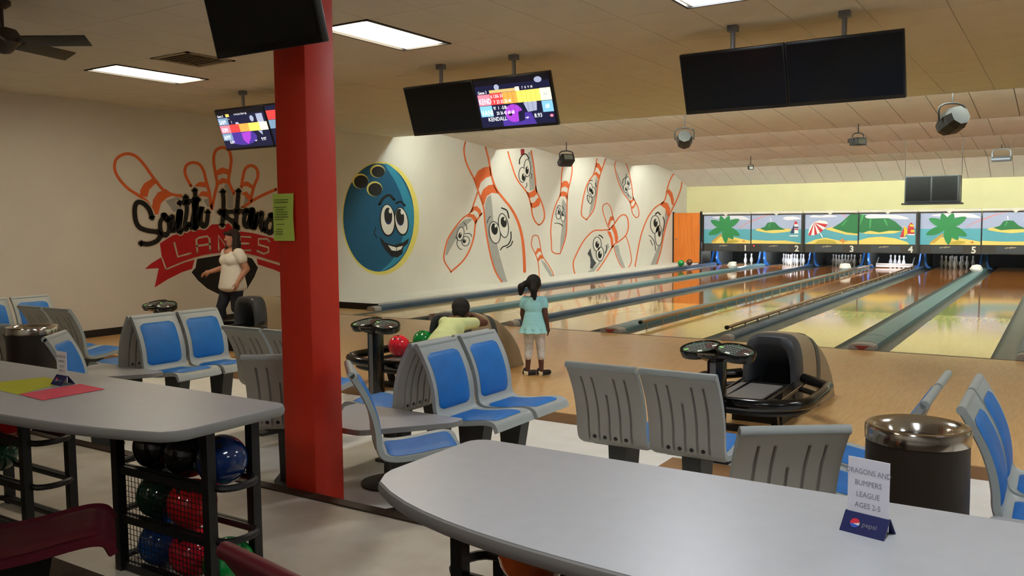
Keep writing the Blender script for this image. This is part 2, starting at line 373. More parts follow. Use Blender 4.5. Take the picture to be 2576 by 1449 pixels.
# ================================================================== LANES
PITCH = 1.71
DIV = {k: -2.05 + PITCH * i for i, k in enumerate('ABCDEFGH', -5)}
LW = 1.0668
LANE_Y0, LANE_Y1 = Y_FOUL, 31.9
FOOT = {'A': 0.62, 'B': 0.33}
def half_pipe(x0, x1, y0, y1, depth=0.085, n=8):
    m = MB(); vs = []; fs = []; c, r = (x0 + x1) / 2, (x1 - x0) / 2
    prof = [(c - r * math.cos(PI * k / n), -depth * math.sin(PI * k / n)) for k in range(n + 1)]
    prof2 = [(x, z - 0.012) for x, z in prof]
    for y in (y0, y1):
        for x, z in prof: vs.append((x, y, z - 0.004))
        for x, z in prof2: vs.append((x, y, z - 0.004))
    k = n + 1
    for i in range(n):
        fs.append((i, i + 1, 2 * k + i + 1, 2 * k + i)); fs.append((k + i, 3 * k + i, 3 * k + i + 1, k + i + 1))
    return m.add(vs, fs)
cap_half = {'A': 0.10, 'B': 0.15, 'C': 0.07, 'D': 0.15, 'E': 0.07, 'F': 0.15, 'G': 0.07, 'H': 0.15}
names = 'ABCDEFGH'
ORD = ['one', 'two', 'three', 'four', 'five', 'six', 'seven']
for i in range(7):
    a, c = names[i], names[i + 1]; xc = (DIV[a] + DIV[c]) / 2
    t = empty('bowling_lane', (0, 0, 0), 0, 'glossy pale wooden lane number %s%s' % (ORD[i], ' with raised bumper rails' if i == 3 else ''), 'bowling lane', 'bowling lanes')
    for nm, ya, yb_, mm in (('lane_head', LANE_Y0, 15.7, 'lane_wood'), ('lane_middle', 15.7, 30.2, 'lane_pine'), ('pin_deck', 30.2, LANE_Y1, 'deck_wood')):
        MB().box((xc, (ya + yb_) / 2, -0.03), (LW, yb_ - ya, 0.06)).build(nm, mm, t, smooth=False)
    half_pipe(DIV[a] + cap_half[a] + 0.002, xc - LW / 2, LANE_Y0, LANE_Y1).build('gutter', 'gutter_grey', t)
    half_pipe(xc + LW / 2, DIV[c] - cap_half[c] - 0.002, LANE_Y0, LANE_Y1).build('gutter', 'gutter_grey', t)
def rounded_cap(x, hw, y0, y1, ztop, zbot=-0.14, n=10):
    m = MB(); prof = [(-hw, zbot)] + [(-hw * math.cos(PI * k / n), ztop - 0.05 + 0.05 * math.sin(PI * k / n) ** 0.7) for k in range(n + 1)] + [(hw, zbot)]
    k = len(prof); vs = [(x + p, y, z) for y in (y0, y1) for p, z in prof]
    fs = [(i, i + 1, k + i + 1, k + i) for i in range(k - 1)] + [list(range(k))[::-1], list(range(k, 2 * k))]
    return m.add(vs, fs)
DL = {'A': 'blue gutter cap along the mural wall side of lane one', 'B': 'rounded ball track cover between lanes one and two', 'C': 'narrow blue divider between lanes two and three', 'D': 'rounded ball track cover between lanes three and four', 'E': 'narrow blue divider between lanes four and five', 'F': 'wide rounded ball track cover between lanes five and six', 'G': 'narrow divider between lanes six and seven', 'H': 'rounded ball track cover right of lane seven'}
for k in names:
    wide = cap_half[k] > 0.12; hw = cap_half[k]; x = DIV[k]
    if wide:
        t = empty('ball_track', (0, 0, 0), 0, DL[k], 'ball track', 'ball track covers')
        f0 = LANE_Y0 + FOOT.get(k, 0.0)
        rounded_cap(x, hw, f0 + 0.95, 30.0, 0.075).build('cover', 'cap_teal', t)
        rounded_cap(x, hw, f0 + 0.26, f0 + 0.945, 0.073).build('front_cover', 'cap_teal', t)
        rounded_cap(x, hw, f0 + 0.02, f0 + 0.255, 0.07).build('end_cap', 'cap_end', t)
        MB().add([(x - 0.09, f0 + 0.016, 0.045), (x + 0.09, f0 + 0.016, 0.045), (x, f0 + 0.016, -0.02), (x - 0.09, f0 + 0.03, 0.045), (x + 0.09, f0 + 0.03, 0.045), (x, f0 + 0.03, -0.02)], [(0, 1, 2), (3, 5, 4), (0, 3, 4, 1), (1, 4, 5, 2), (2, 5, 3, 0)]).build('arrow_mark', 'red_mark', t, smooth=False)
    else:
        t = empty('lane_divider', (0, 0, 0), 0, DL[k], 'lane divider', 'lane dividers')
        f0 = LANE_Y0 + FOOT.get(k, 0.0)
        rounded_cap(x, hw, f0 + 0.2, 30.0, 0.09 if k == 'A' else 0.075).build('cap', 'cap_blue', t)
        rounded_cap(x, hw, f0 + 0.02, f0 + 0.195, 0.085 if k == 'A' else 0.07).build('end_cap', 'cap_end', t)
# bumper rails of lane four
for x, side in ((DIV['D'] + cap_half['D'] + 0.08, 'left'), (DIV['E'] - cap_half['E'] - 0.10, 'right')):
    t = empty('bumper_rail', (0, 0, 0), 0, 'bronze bumper rail on posts along the %s gutter of lane four' % side, 'bumper rail', 'bumper rails')
    MB().cyl((x, 11.7, 0.10), (x, 29.9, 0.10), 0.024, n=10).build('rail', 'rail_metal', t)
    MB().cyl((x, 11.66, 0.10), (x, 11.71, 0.10), 0.03, n=12).build('end_knob', 'black_base', t)
    pp = MB().cyl((0, 0, 0), (0, 0, 0.18), 0.014, n=8).build('post', 'post_metal', t); y = 11.9; k = 0
    while y < 29.8:
        o = pp if k == 0 else pp.copy()
        if k: COL.objects.link(o)
        o.location = (x, y, -0.085); y += 0.6; k += 1

# ------------------------------------------------------------------ masking units with beach pictures
Z_PB, Z_PT, Z_MB, Z_MT = 0.80, 1.75, 0.53, 1.80
def pic_poly(m, pts, mi, y, smooth=False, per=4):
    P = [Vector((p[0], p[1], 0)) for p in pts]
    if smooth: P = catmull(P, per, True)
    n = len(P); m.add([(p.x, y, p.y) for p in P], [list(range(n))], mi)
PICM = ['i_sky', 'i_sea', 'i_sand', 'i_palm', 'i_hill', 'i_hill2', 'i_cloud', 'i_red', 'i_white', 'i_olive', 'i_yellow', 'i_trunk', 'i_rain', 'i_navy', 'i_star']
PI_ = {k: i for i, k in enumerate(PICM)}
def picture(kind, x0, x1, z0, z1, parent):
    m = MB(); Y0 = Y_MASK - 0.012
    box = {1: (45, 590, 110, 405), 2: (600, 1185, 108, 410), 3: (1210, 1828, 102, 415), 4: (1840, 2495, 102, 428)}[kind]
    def T(p):
        u = (p[0] - box[0]) / (box[1] - box[0]); v = (box[3] - p[1]) / (box[3] - box[2])
        return (x0 + max(0, min(1, u)) * (x1 - x0), z0 + max(0, min(1, v)) * (z1 - z0))
    lay = [0]
    def P(c, pts, sm=False):
        lay[0] += 1; Q = [Vector((p[0], p[1], 0)) for p in pts]
        if sm: Q = catmull(Q, 4, True)
        pic_poly(m, [T(q) for q in Q], PI_[c], Y0 - 0.0012 * lay[0])
    A, B_, C, D = box
    P('i_sky', [(A, C), (B_, C), (B_, D), (A, D)]); P('i_sea', [(A, 255), (B_, 255), (B_, D), (A, D)])
    if kind == 1:
        P('i_sand', [(130, D), (200, 350), (260, 330), (400, 340), (590, 375), (590, D)])
        P('i_cloud', [(150, 125), (300, 112), (480, 115), (560, 140), (575, 158), (400, 150), (200, 140)], True)
        P('i_rain', [(455, 240), (590, 165), (590, 178), (470, 240)])
        P('i_trunk', [(130, 390), (250, 300), (270, 310), (180, 390)])
        cx, cy = 290, 235
        for tip, wd in (((100, 310), 34), ((125, 160), 34), ((240, 112), 34), ((345, 112), 34), ((460, 150), 36), ((470, 320), 36), ((395, 360), 36), ((310, 404), 36)):
            d = Vector((tip[0] - cx, tip[1] - cy, 0)); L = d.length; d.normalize(); nn = Vector((-d.y, d.x, 0))
            q = [Vector((cx, cy, 0)) - nn * 14, Vector((cx, cy, 0)) + d * L * 0.55 - nn * wd, Vector((tip[0], tip[1], 0)), Vector((cx, cy, 0)) + d * L * 0.55 + nn * wd, Vector((cx, cy, 0)) + nn * 14]
            P('i_palm', q, True)
        P('i_olive', [(320, 385), (390, 365), (460, 380), (400, 398), (340, 398)], True); P('i_star', [(495, 380), (520, 370), (535, 385), (515, 390)])
    elif kind == 2:
        P('i_sand', [(600, 370), (800, 378), (1000, 375), (1100, 388), (1185, 405), (1185, D), (600, D)])
        P('i_cloud', [(975, 150), (1000, 128), (1060, 125), (1120, 128), (1180, 150), (1100, 158), (1030, 162)], True)
        P('i_rain', [(600, 165), (720, 120), (800, 108), (830, 108), (740, 126), (600, 180)])
        P('i_cloud', [(820, 140), (832, 140), (838, 180), (826, 180)])
        P('i_sand', [(645, 265), (720, 245), (900, 250), (1060, 255), (1050, 280), (950, 292), (850, 298), (730, 285)], True)
        P('i_hill', [(700, 250), (760, 230), (790, 190), (830, 182), (880, 185), (930, 230), (1005, 262), (870, 265), (770, 272)])
        P('i_hill2', [(820, 190), (832, 192), (812, 232), (802, 232)])
        P('i_navy', [(1062, 300), (1110, 190), (1105, 300)]); P('i_white', [(1105, 215), (1120, 175), (1150, 215), (1155, 300), (1108, 300)])
        P('i_red', [(1110, 175), (1135, 180), (1145, 205), (1105, 205)]); P('i_navy', [(1105, 230), (1152, 232), (1152, 250), (1105, 245)]); P('i_red', [(1105, 250), (1152, 255), (1152, 268), (1105, 264)])
        P('i_white', [(1045, 320), (1160, 320), (1150, 333), (1060, 333)])
    elif kind == 3:
        P('i_sand', [(1210, D), (1330, 370), (1460, 348), (1600, 375), (1828, 378), (1828, D)])
        P('i_cloud', [(1265, 128), (1310, 108), (1400, 118), (1480, 105), (1590, 122), (1500, 132), (1350, 132)], True)
        P('i_rain', [(1630, 102), (1650, 102), (1715, 135), (1705, 140)])
        P('i_sand', [(1440, 250), (1540, 235), (1700, 270), (1828, 300), (1828, 322), (1700, 315), (1560, 285), (1470, 262)])
        P('i_hill', [(1535, 245), (1640, 185), (1740, 102), (1828, 102), (1828, 305), (1700, 292), (1590, 262)])
        P('i_hill2', [(1690, 165), (1712, 160), (1650, 225), (1640, 222)])
        P('i_olive', [(1325, 412), (1370, 375), (1450, 362), (1560, 378), (1600, 412)])
        c0 = Vector((1320, 185, 0)); rim = catmull([(1250, 320, 0), (1262, 260, 0), (1320, 185, 0), (1390, 165, 0), (1478, 180, 0)], 4)
        edge = [(1250, 320), (1285, 324), (1325, 322), (1360, 312), (1395, 295), (1430, 268), (1455, 240), (1478, 205), (1478, 182)]
        P('i_white', [(1250, 320), (1258, 265), (1285, 215), (1320, 183), (1390, 163), (1450, 170), (1480, 185), (1478, 205), (1455, 240), (1395, 295), (1325, 322)])
        for k in range(0, 8, 2): P('i_red', [(c0.x, c0.y), edge[k], edge[k + 1]])
        P('i_white', [(1392, 305), (1402, 300), (1430, 345), (1420, 348)]); P('i_star', [(1615, 385), (1660, 350), (1672, 378), (1735, 380), (1675, 392), (1662, 412), (1650, 390)])
    else:
        P('i_sand', [(1840, 385), (1960, 355), (2100, 345), (2260, 362), (2400, 400), (2430, D), (1840, D)])
        P('i_sand', [(1840, 300), (2000, 280), (2250, 275), (2340, 285), (2250, 310), (2050, 318), (1920, 315)])
        P('i_hill', [(1840, 102), (1930, 115), (2060, 150), (2180, 150), (2260, 185), (2340, 250), (2330, 285), (2200, 282), (2080, 300), (1960, 280), (1890, 305), (1840, 300)])
        P('i_hill2', [(1870, 105), (1895, 110), (1850, 220), (1842, 215)]); P('i_hill2', [(1960, 155), (1985, 158), (1975, 255), (1960, 255)]); P('i_hill2', [(2120, 155), (2150, 160), (2180, 230), (2160, 225)])
        P('i_cloud', [(1910, 125), (1990, 105), (2100, 112), (2200, 110), (2330, 125), (2420, 158), (2300, 160), (2150, 148), (1950, 150)], True)
        P('i_red', [(2410, 230), (2440, 195), (2465, 215), (2485, 315), (2400, 315)]); P('i_yellow', [(2430, 215), (2470, 220), (2475, 240), (2425, 238)]); P('i_yellow', [(2440, 275), (2480, 275), (2482, 298), (2440, 298)]); P('i_white', [(2400, 318), (2490, 318), (2480, 330), (2410, 330)])
        P('i_red', [(2320, 350), (2340, 290), (2365, 240), (2360, 350)]); P('i_yellow', [(2362, 230), (2398, 260), (2402, 310), (2365, 355)]); P('i_white', [(2312, 352), (2405, 352), (2395, 365), (2325, 365)])
    return m.build('printed_picture', PICM, parent, smooth=False, fix=False)
EMB = [(-0.17, -0.02), (-0.12, 0.02), (-0.02, 0.02), (0.0, 0.045), (0.05, 0.03), (0.17, 0.03), (0.10, -0.005), (0.04, 0.0), (0.0, -0.02), (-0.06, 0.0), (-0.10, -0.02)]
for i in range(7):
    x0, x1 = DIV[names[i]], DIV[names[i + 1]]; kind = (1, 2, 3, 4, 1, 2, 3)[i]
    lab = {1: 'palm tree beach panel', 2: 'small island and sailboat panel', 3: 'striped beach umbrella panel', 4: 'green mountain and sailboats panel'}[kind]
    t = empty('masking_unit', (0, 0, 0), 0, '%s above lane number %s' % (lab, ORD[i]), 'lane mask', 'beach scene masking units')
    MB().box(((x0 + x1) / 2, Y_MASK + 0.03, (Z_MB + Z_MT) / 2), (x1 - x0 - 0.01, 0.06, Z_MT - Z_MB)).build('panel', 'mask_dark', t, smooth=False)
    xl = x0 + (0.06 if i % 2 == 0 else 0.02); xr = x1 - (0.02 if i % 2 == 0 else 0.06)
    picture(kind, xl, xr, Z_PB, Z_PT, t)
    MB().box(((x0 + x1) / 2 - 0.05, Y_MASK - 0.006, (Z_MB + Z_PB) / 2), (0.85, 0.012, 0.2)).build('lower_plate', 'mask_panel', t, smooth=False)
    b = MB(); n = len(EMB); ex, ez = (x0 + x1) / 2 - 0.1, (Z_MB + Z_PB) / 2 + 0.05
    b.add([(ex + p * 0.95, Y_MASK - 0.014, ez + q) for p, q in EMB], [list(range(n))]); b.build('emblem', 'vent_grey', t, smooth=False, fix=False)
    b = MB(); b.cyl((x0 + 0.02, Y_MASK - 0.03, Z_MT + 0.03), (x1 - 0.02, Y_MASK - 0.03, Z_MT + 0.03), 0.045, n=10); b.build('top_rail', 'mask_rail', t)
    xm = (x0 + x1) / 2
    b = MB(); b.add([(xm - 0.16, Y_MASK - 0.078, Z_MT + 0.08), (xm + 0.16, Y_MASK - 0.078, Z_MT + 0.08), (xm, Y_MASK - 0.078, Z_MT - 0.07), (xm - 0.16, Y_MASK - 0.07, Z_MT + 0.08), (xm + 0.16, Y_MASK - 0.07, Z_MT + 0.08), (xm, Y_MASK - 0.07, Z_MT - 0.07)], [(0, 2, 1), (3, 4, 5), (0, 1, 4, 3), (1, 2, 5, 4), (2, 0, 3, 5)]); b.build('pennant_arrow', 'mask_rail', t, smooth=False)
    vs, fs = text_mesh(str(i + 1), 0.27, bold=0.008)
    MB().add([(x1 - 0.19 + v.x, Y_MASK - 0.02, Z_MB + 0.03 + v.y) for v in vs], fs).build('lane_number', 'p_white', t, smooth=False, fix=False)
    if i in (0, 1, 3):
        MB().box((xm, Y_MASK + 0.7, Z_MB + 0.30), (1.2, 1.3, 0.03)).build('lamp_housing', 'strip_housing', t, smooth=False); MB().cyl((xm - 0.45, Y_MASK + 0.95, Z_MB + 0.26), (xm + 0.45, Y_MASK + 0.95, Z_MB + 0.26), 0.015, n=8).build('lamp_tube', 'pin_lamp', t)
    if i % 2 == 0:
        MB().box((x0 + 0.032, Y_MASK - 0.02, (Z_MB + Z_MT) / 2), (0.06, 0.05, Z_MT - Z_MB + 0.02)).build('end_post', 'black_base', t, smooth=False)
    if i == 1:
        MB().cyl((x0 + 0.1, Y_MASK - 0.025, Z_PB - 0.07), (x0 + 0.1, Y_MASK, Z_PB - 0.07), 0.025, n=10).build('foul_lamp', mat('foul_red', (220, 40, 50), 0.4, emit=0.8).name, t)
# orange door beside lane one
d = MB(); d.box(((WX + DIV['A']) / 2 - 0.02, Y_MASK + 0.04, 0.99), (DIV['A'] - WX - 0.06, 0.05, 1.74)); door = struct(d.build('door_1', 'orange_door', smooth=False))
b = MB(); x = DIV['A'] - 0.06
for cx, sx in ((WX + 0.02, 0.04), (DIV['A'] - 0.06, 0.06)): b.box((cx, Y_MASK + 0.03, 1.0), (sx, 0.09, 1.8))
b.build('door_frame', 'black_base', door, smooth=False)
for z in (0.45, 1.0, 1.55): MB().box((DIV['A'] - 0.1, Y_MASK + 0.008, z), (0.05, 0.02, 0.1)).build('hinge', 'vent_grey', door, smooth=False)
MB().sphere((WX + 0.14, Y_MASK - 0.02, 0.95), 0.035, 12).build('knob', 'chrome', door)
# kickbacks between pin decks
for k in names:
    x = DIV[k]; t = empty('kickback', (x, 0, 0), 0, {'A': 'blue and grey side board at the mural end of pin deck one'}.get(k, 'blue and grey side board under the divider %s' % DL[k].split('between ')[-1] if 'between' in DL[k] else 'blue and grey side board right of pin deck seven'), 'kickback', 'pin deck side boards')
    MB().box((0, 31.0, 0.2), (0.13, 1.75, 0.62)).build('board', 'kick_grey', t, smooth=False)
    pr = [(0.04, 0.52), (0.085, 0.52), (0.10, 0.36), (0.115, 0.2), (0.15, 0.10), (0.23, 0.045), (0.23, 0.02), (0.12, 0.03), (0.085, 0.1), (0.06, 0.25)]
    for sx in (-1, 1):
        b = MB(); n = len(pr); y0 = 30.0
        b.add([(sx * x_, y0 + (0.1 if z_ > 0.3 else 0.0), z_) for x_, z_ in pr] + [(sx * x_, y0 + 0.2, z_) for x_, z_ in pr], [list(range(n)), list(range(n, 2 * n))[::-1]] + [(q, (q + 1) % n, n + (q + 1) % n, n + q) for q in range(n)])
        b.build('guard', 'kick_blue', t, smooth=False)
# pins
PINP = [(0, 0), (0.026, 0), (0.029, 0.02), (0.041, 0.055), (0.053, 0.09), (0.0605, 0.115), (0.0575, 0.155), (0.045, 0.20), (0.031, 0.235), (0.0235, 0.262), (0.0245, 0.285), (0.0305, 0.318), (0.0325, 0.345), (0.029, 0.365), (0.018, 0.378), (0, 0.381)]
pin0 = MB().lathe(PINP, n=14).build('bowling_pin', 'pin_white')
SP = 0.3048
spots10 = [(-1.5 * SP + 0, 3)] ; used_pin = [False]
def pin(x, y, lab, grp):
    o = pin0 if not used_pin[0] else pin0.copy()
    if used_pin[0]: COL.objects.link(o)
    used_pin[0] = True; o.location = (x, y, 0); tag(o, lab, 'bowling pin', grp)
TRI = [((c - r / 2) * SP, r * SP * 0.866) for r in range(4) for c in range(r + 1)]
Y_PIN = 30.6
def lane_x(i): return (DIV[names[i]] + DIV[names[i + 1]]) / 2
pin(lane_x(0) + 0.02, Y_PIN + 0.27, 'left of the two white pins standing on lane one', 'pins of lane one'); pin(lane_x(0) + 0.17, Y_PIN + 0.5, 'right of the two white pins standing on lane one', 'pins of lane one')
PN_ = ['front pin', 'second-row left pin', 'second-row right pin', 'third-row left pin', 'third-row centre pin', 'third-row right pin', 'back-row leftmost pin', 'back-row second pin from left', 'back-row third pin from left', 'back-row rightmost pin']
for ln, adj in ((1, 'brightly lit'), (2, 'shaded'), (4, 'dim')):
    for k, (dx, dy) in enumerate(TRI): pin(lane_x(ln) + dx, Y_PIN + dy, '%s white %s of the rack on lane %s' % (adj, PN_[k], ORD[ln]), 'pins of lane ' + ORD[ln])
for k, (dx, dy) in enumerate([(-0.30, 0.79), (-0.14, 0.62), (0.02, 0.45), (0.18, 0.28)]): pin(lane_x(3) + dx, Y_PIN + dy, '%s of the four bright pins behind the sweep bar of lane four' % ('first from the left', 'second from the left', 'third from the left', 'rightmost')[k], 'pins of lane four')
# sweep bar of lane four
t = empty('sweep_bar', (lane_x(3), 30.2, 0), 0, 'pale sweep bar lowered in front of the pins of lane four', 'sweep bar')
MB().rbox((0, 0, 0.10), (1.12, 0.04, 0.09), 0.01).build('bar', 'cap_end', t); MB().rbox((0, -0.03, 0.045), (1.12, 0.03, 0.04), 0.008).build('lower_lip', 'white_plastic', t)
for s in (-1, 1): MB().box((s * 0.54, 0.2, 0.22), (0.03, 0.42, 0.04), rot=Matrix.Rotation(0.5, 3, 'X')).build('arm', 'kick_grey', t, smooth=False)
# crumpled white covers on the ball tracks
for k, seed in (('B', 1), ('D', 2), ('F', 3)):
    rnd = random.Random(seed); b = MB().sphere((0, 0, 0.0), (0.17, 0.16, 0.15), 8)
    b.v = [tuple(Vector(v) * rnd.uniform(0.82, 1.18)) for v in b.v]; b.v = [(v[0], v[1], max(v[2], -0.07)) for v in b.v]
    o = b.build('track_cover', 'white_plastic', smooth=False); o.location = (DIV[k], {'B': 26.9, 'D': 26.9, 'F': 27.6}[k], 0.145)
    tag(o, 'lumpy white cover on the far ball track between lanes %s' % {'B': 'one and two', 'D': 'three and four', 'F': 'five and six'}[k], 'cover', 'white track covers')

# ================================================================== MURALS painted on the left wall
class Mural:
    def __init__(s, ox, oy, sc=3.45): s.ox, s.oy, s.sc = ox, oy, sc; s.parts = {}; s.lay = 0; s.name = None
    def start(s, name, label): s.name = name; s.mb = MB(); s.mats = []; s.label = label; return s
    def W(s, p, L): q = on_x(s.ox + p[0] / s.sc, s.oy + p[1] / s.sc, WX); return (WX + 0.0008 * L, q.y, min(q.z, ceil_z(q.y) - 0.004))
    def mi(s, m):
        if m not in s.mats: s.mats.append(m)
        return s.mats.index(m)
    def poly(s, m, pts, L=1, sm=False, per=5):
        P = [Vector((p[0], p[1], 0)) for p in pts]
        if sm: P = catmull(P, per, True)
        s.mb.add([s.W(p, L) for p in P], [list(range(len(P)))], s.mi(m))
    def ell(s, m, cx, cy, rx, ry, L=1, rot=0, n=36):
        c, q = math.cos(math.radians(rot)), math.sin(math.radians(rot)); pts = []
        for i in range(n):
            a = 2 * PI * i / n; x, y = rx * math.cos(a), ry * math.sin(a); pts.append((cx + x * c - y * q, cy + x * q + y * c))
        s.poly(m, pts, L)
    def line(s, m, pts, wd, L=2, sm=True, closed=False, per=6):
        P = [Vector((p[0], p[1], 0)) for p in pts]
        if sm: P = catmull(P, per, closed)
        n = len(P); vs = []; fs = []
        for i, p in enumerate(P):
            d = (P[(i + 1) % n] - P[i - 1]) if closed else (P[min(i + 1, n - 1)] - P[max(i - 1, 0)])
            d.normalize(); nn = Vector((-d.y, d.x, 0)); w_ = wd if not isinstance(wd, (tuple, list)) else wd[0] + (wd[1] - wd[0]) * i / (n - 1)
            vs += [s.W(p - nn * w_ / 2, L), s.W(p + nn * w_ / 2, L)]
        for i in range(n if closed else n - 1):
            q = (i + 1) % n; fs.append((2 * i, 2 * i + 1, 2 * q + 1, 2 * q))
        s.mb.add(vs, fs, s.mi(m))
        if not closed:
            for e in (P[0], P[-1]): s.ell(m, e.x, e.y, wd / 2 if not isinstance(wd, (tuple, list)) else wd[0] / 2, wd / 2 if not isinstance(wd, (tuple, list)) else wd[0] / 2, L, 0, 12)
    def eye(s, cx, cy, rx, ry, px, py, prx, pry, wd=8, rot=0, L=4):
        s.ell('p_dgrey', cx, cy, rx + wd * .5, ry + wd * .5, L, rot); s.ell('p_white', cx, cy, rx - wd * .5, ry - wd * .5, L + 1, rot); s.ell('p_black', px, py, prx, pry, L + 2, rot)
        s.ell('p_white', px + prx * .35, py - pry * .55, prx * .3, pry * .3, L + 3)
    def done(s):
        o = s.mb.build(s.name, s.mats, wall_left, smooth=False, fix=False)
        o['label'] = s.label; return o
B_ = Mural(840, 340)
B_.start('painted_ball', 'painted smiling blue bowling ball with a yellow glow')
B_.ell('p_yellow', 405, 722, 335, 492, 1, 0, 64); B_.ell('p_blue', 388, 715, 308, 470, 2, 0, 64)
cres = [(440, 250), (520, 290), (600, 400), (670, 560), (695, 715), (670, 880), (600, 1040), (510, 1130), (400, 1185), (500, 1090), (570, 960), (610, 820), (615, 680), (590, 540), (530, 400)]
B_.poly('p_blue2', cres, 3, True)
for cx, cy, rx, ry in ((383, 318, 57, 48), (235, 405, 62, 57), (357, 472, 60, 57)):
    B_.ell('p_yellow', cx - 6, cy - 6, rx + 8, ry + 8, 4); B_.ell('p_black', cx, cy, rx, ry, 5)
for cx, cy, rx, ry, px, py, r in ((465, 735, 58, 130, 470, 695, -3), (585, 745, 52, 114, 572, 705, -8)):
    B_.ell('p_black', cx, cy + 4, rx + 10, ry + 12, 4, r, 40); B_.ell('p_white', cx, cy, rx, ry, 5, r, 40); B_.ell('p_navy', px, py + 15, 34, 66, 6, r); B_.ell('p_black', px, py, 35, 66, 7, r); B_.ell('p_white', px + 18, py - 38, 14, 22, 8)
B_.line('p_black', [(395, 600), (430, 545), (480, 522), (522, 560)], 22, 5); B_.line('p_black', [(540, 590), (580, 578), (615, 612)], 16, 5); B_.line('p_black', [(362, 800), (350, 850), (372, 888)], 8, 5)
B_.poly('p_black', [(395, 880), (440, 930), (520, 955), (600, 930), (650, 895), (640, 940), (600, 975), (592, 1030), (550, 1062), (500, 1055), (440, 990), (408, 930)], 6)
B_.poly('p_white', [(468, 955), (540, 975), (597, 960), (582, 990), (545, 1005), (500, 1000)], 7); B_.line('p_black', [(543, 975), (541, 1004)], 5, 8, False)
B_.done()
B_.start('painted_pin', 'largest painted pin with wide eyes')
B_.poly('p_grey', [(1310, 600), (1330, 540), (1362, 515), (1375, 620), (1385, 760), (1405, 900), (1440, 1050), (1480, 1190), (1530, 1345), (1500, 1335), (1440, 1250), (1390, 1150), (1350, 1000), (1325, 850), (1312, 720)], 1)
B_.line('p_orange', [(1140, 60), (1128, 130), (1145, 230), (1185, 320), (1215, 380), (1250, 480), (1280, 570), (1300, 640), (1310, 760), (1330, 900), (1360, 1050), (1400, 1180), (1460, 1280), (1510, 1345)], 13, 3)
B_.line('p_orange', [(1315, 105), (1340, 200), (1355, 280), (1375, 380), (1410, 470), (1470, 550), (1540, 640), (1600, 760), (1635, 900), (1650, 1050), (1655, 1190)], (13, 26), 3)
B_.poly('p_orange', [(1215, 375), (1250, 310), (1300, 280), (1355, 272), (1368, 355), (1320, 370), (1275, 410), (1255, 470)], 3); B_.poly('p_orange', [(1270, 530), (1295, 470), (1340, 435), (1385, 428), (1410, 470), (1428, 508), (1370, 500), (1325, 530), (1300, 610), (1292, 600)], 3)
B_.eye(1395, 845, 48, 95, 1392, 815, 28, 50, 9, -8); B_.eye(1470, 785, 42, 105, 1472, 755, 26, 46, 9, -8)
B_.line('p_black', [(1330, 762), (1340, 725), (1360, 705)], 6, 4); B_.line('p_black', [(1455, 632), (1500, 655), (1518, 718)], 11, 4)
B_.line('p_black', [(1445, 995), (1465, 970), (1510, 950), (1535, 900), (1535, 840)], 10, 4); B_.line('p_black', [(1498, 978), (1535, 955), (1550, 920)], 9, 4)
B_.done()
B_.start('painted_pin', 'painted pin with a squinting face leaning left of the largest one')
B_.poly('p_grey', [(1060, 800), (1130, 735), (1190, 720), (1200, 735), (1130, 800), (1060, 900), (980, 1045), (965, 1040), (985, 930), (1020, 850)], 1)
B_.line('p_orange', [(1245, 500), (1215, 590), (1185, 670), (1120, 720), (1060, 790), (1000, 880), (970, 960), (955, 1080), (1015, 1185)], 12, 2); B_.line('p_orange', [(1283, 680), (1240, 740), (1225, 790), (1215, 880), (1180, 990), (1120, 1090), (1015, 1188)], 14, 2)
B_.poly('p_orange', [(1182, 672), (1205, 622), (1240, 615), (1270, 645), (1286, 685), (1262, 708), (1250, 670), (1220, 650), (1200, 672)], 2); B_.poly('p_orange', [(1150, 712), (1180, 682), (1215, 688), (1238, 720), (1242, 748), (1225, 775), (1213, 745), (1190, 712)], 2)
B_.eye(1098, 858, 30, 60, 1093, 870, 14, 26, 7, 10); B_.eye(1142, 920, 33, 42, 1130, 918, 15, 20, 7, 10)
for q in ([(1125, 757), (1150, 790), (1152, 820)], [(1138, 855), (1180, 855), (1195, 880)], [(1055, 885), (1070, 905), (1068, 950), (1090, 985), (1110, 990)]): B_.line('p_black', q, 6, 4)
B_.done()
R_ = Mural(1300, 340)
def mpin(label, left, right, bands, grey, eyes, strokes, wd=(10, 12), extra=None):
    R_.start('painted_pin', label)
    if grey: R_.poly('p_grey', grey, 1)
    for q in left, right:
        if q: R_.line('p_orange', q, wd[0], 2)
    for q in bands: R_.poly('p_orange', q, 2)
    for e in eyes: R_.eye(*e)
    for q, w_ in strokes: R_.line('p_black', q, w_, 5)
    if extra: extra()
    R_.done()
mpin('painted upside-down pin with tongue up by the ceiling step', [(-77, 145), (-50, 240), (0, 380), (75, 480), (105, 540), (125, 620), (135, 690), (160, 750), (190, 780)], [(125, 135), (145, 250), (160, 380), (170, 480), (205, 560), (235, 650), (238, 720), (215, 765), (190, 780)],
     [[(80, 485), (110, 500), (150, 475), (165, 430), (178, 490), (172, 510), (150, 535), (108, 545)], [(115, 590), (150, 585), (185, 540), (208, 570), (195, 610), (160, 630), (128, 632)]],
     [(125, 140), (145, 260), (160, 400), (150, 470), (112, 485), (108, 400), (100, 280), (95, 150)], [(90, 285, 28, 75, 88, 305, 14, 34, 7), (47, 345, 30, 65, 56, 365, 14, 32, 7)],
     [([(22, 250), (25, 210), (50, 172), (80, 166), (105, 205)], 10), ([(85, 415), (86, 440), (75, 458)], 6), ([(122, 330), (130, 350), (122, 375)], 5)], (12, 12), lambda: R_.poly('p_dred', [(32, 120), (66, 120), (66, 172), (35, 176)], 3))
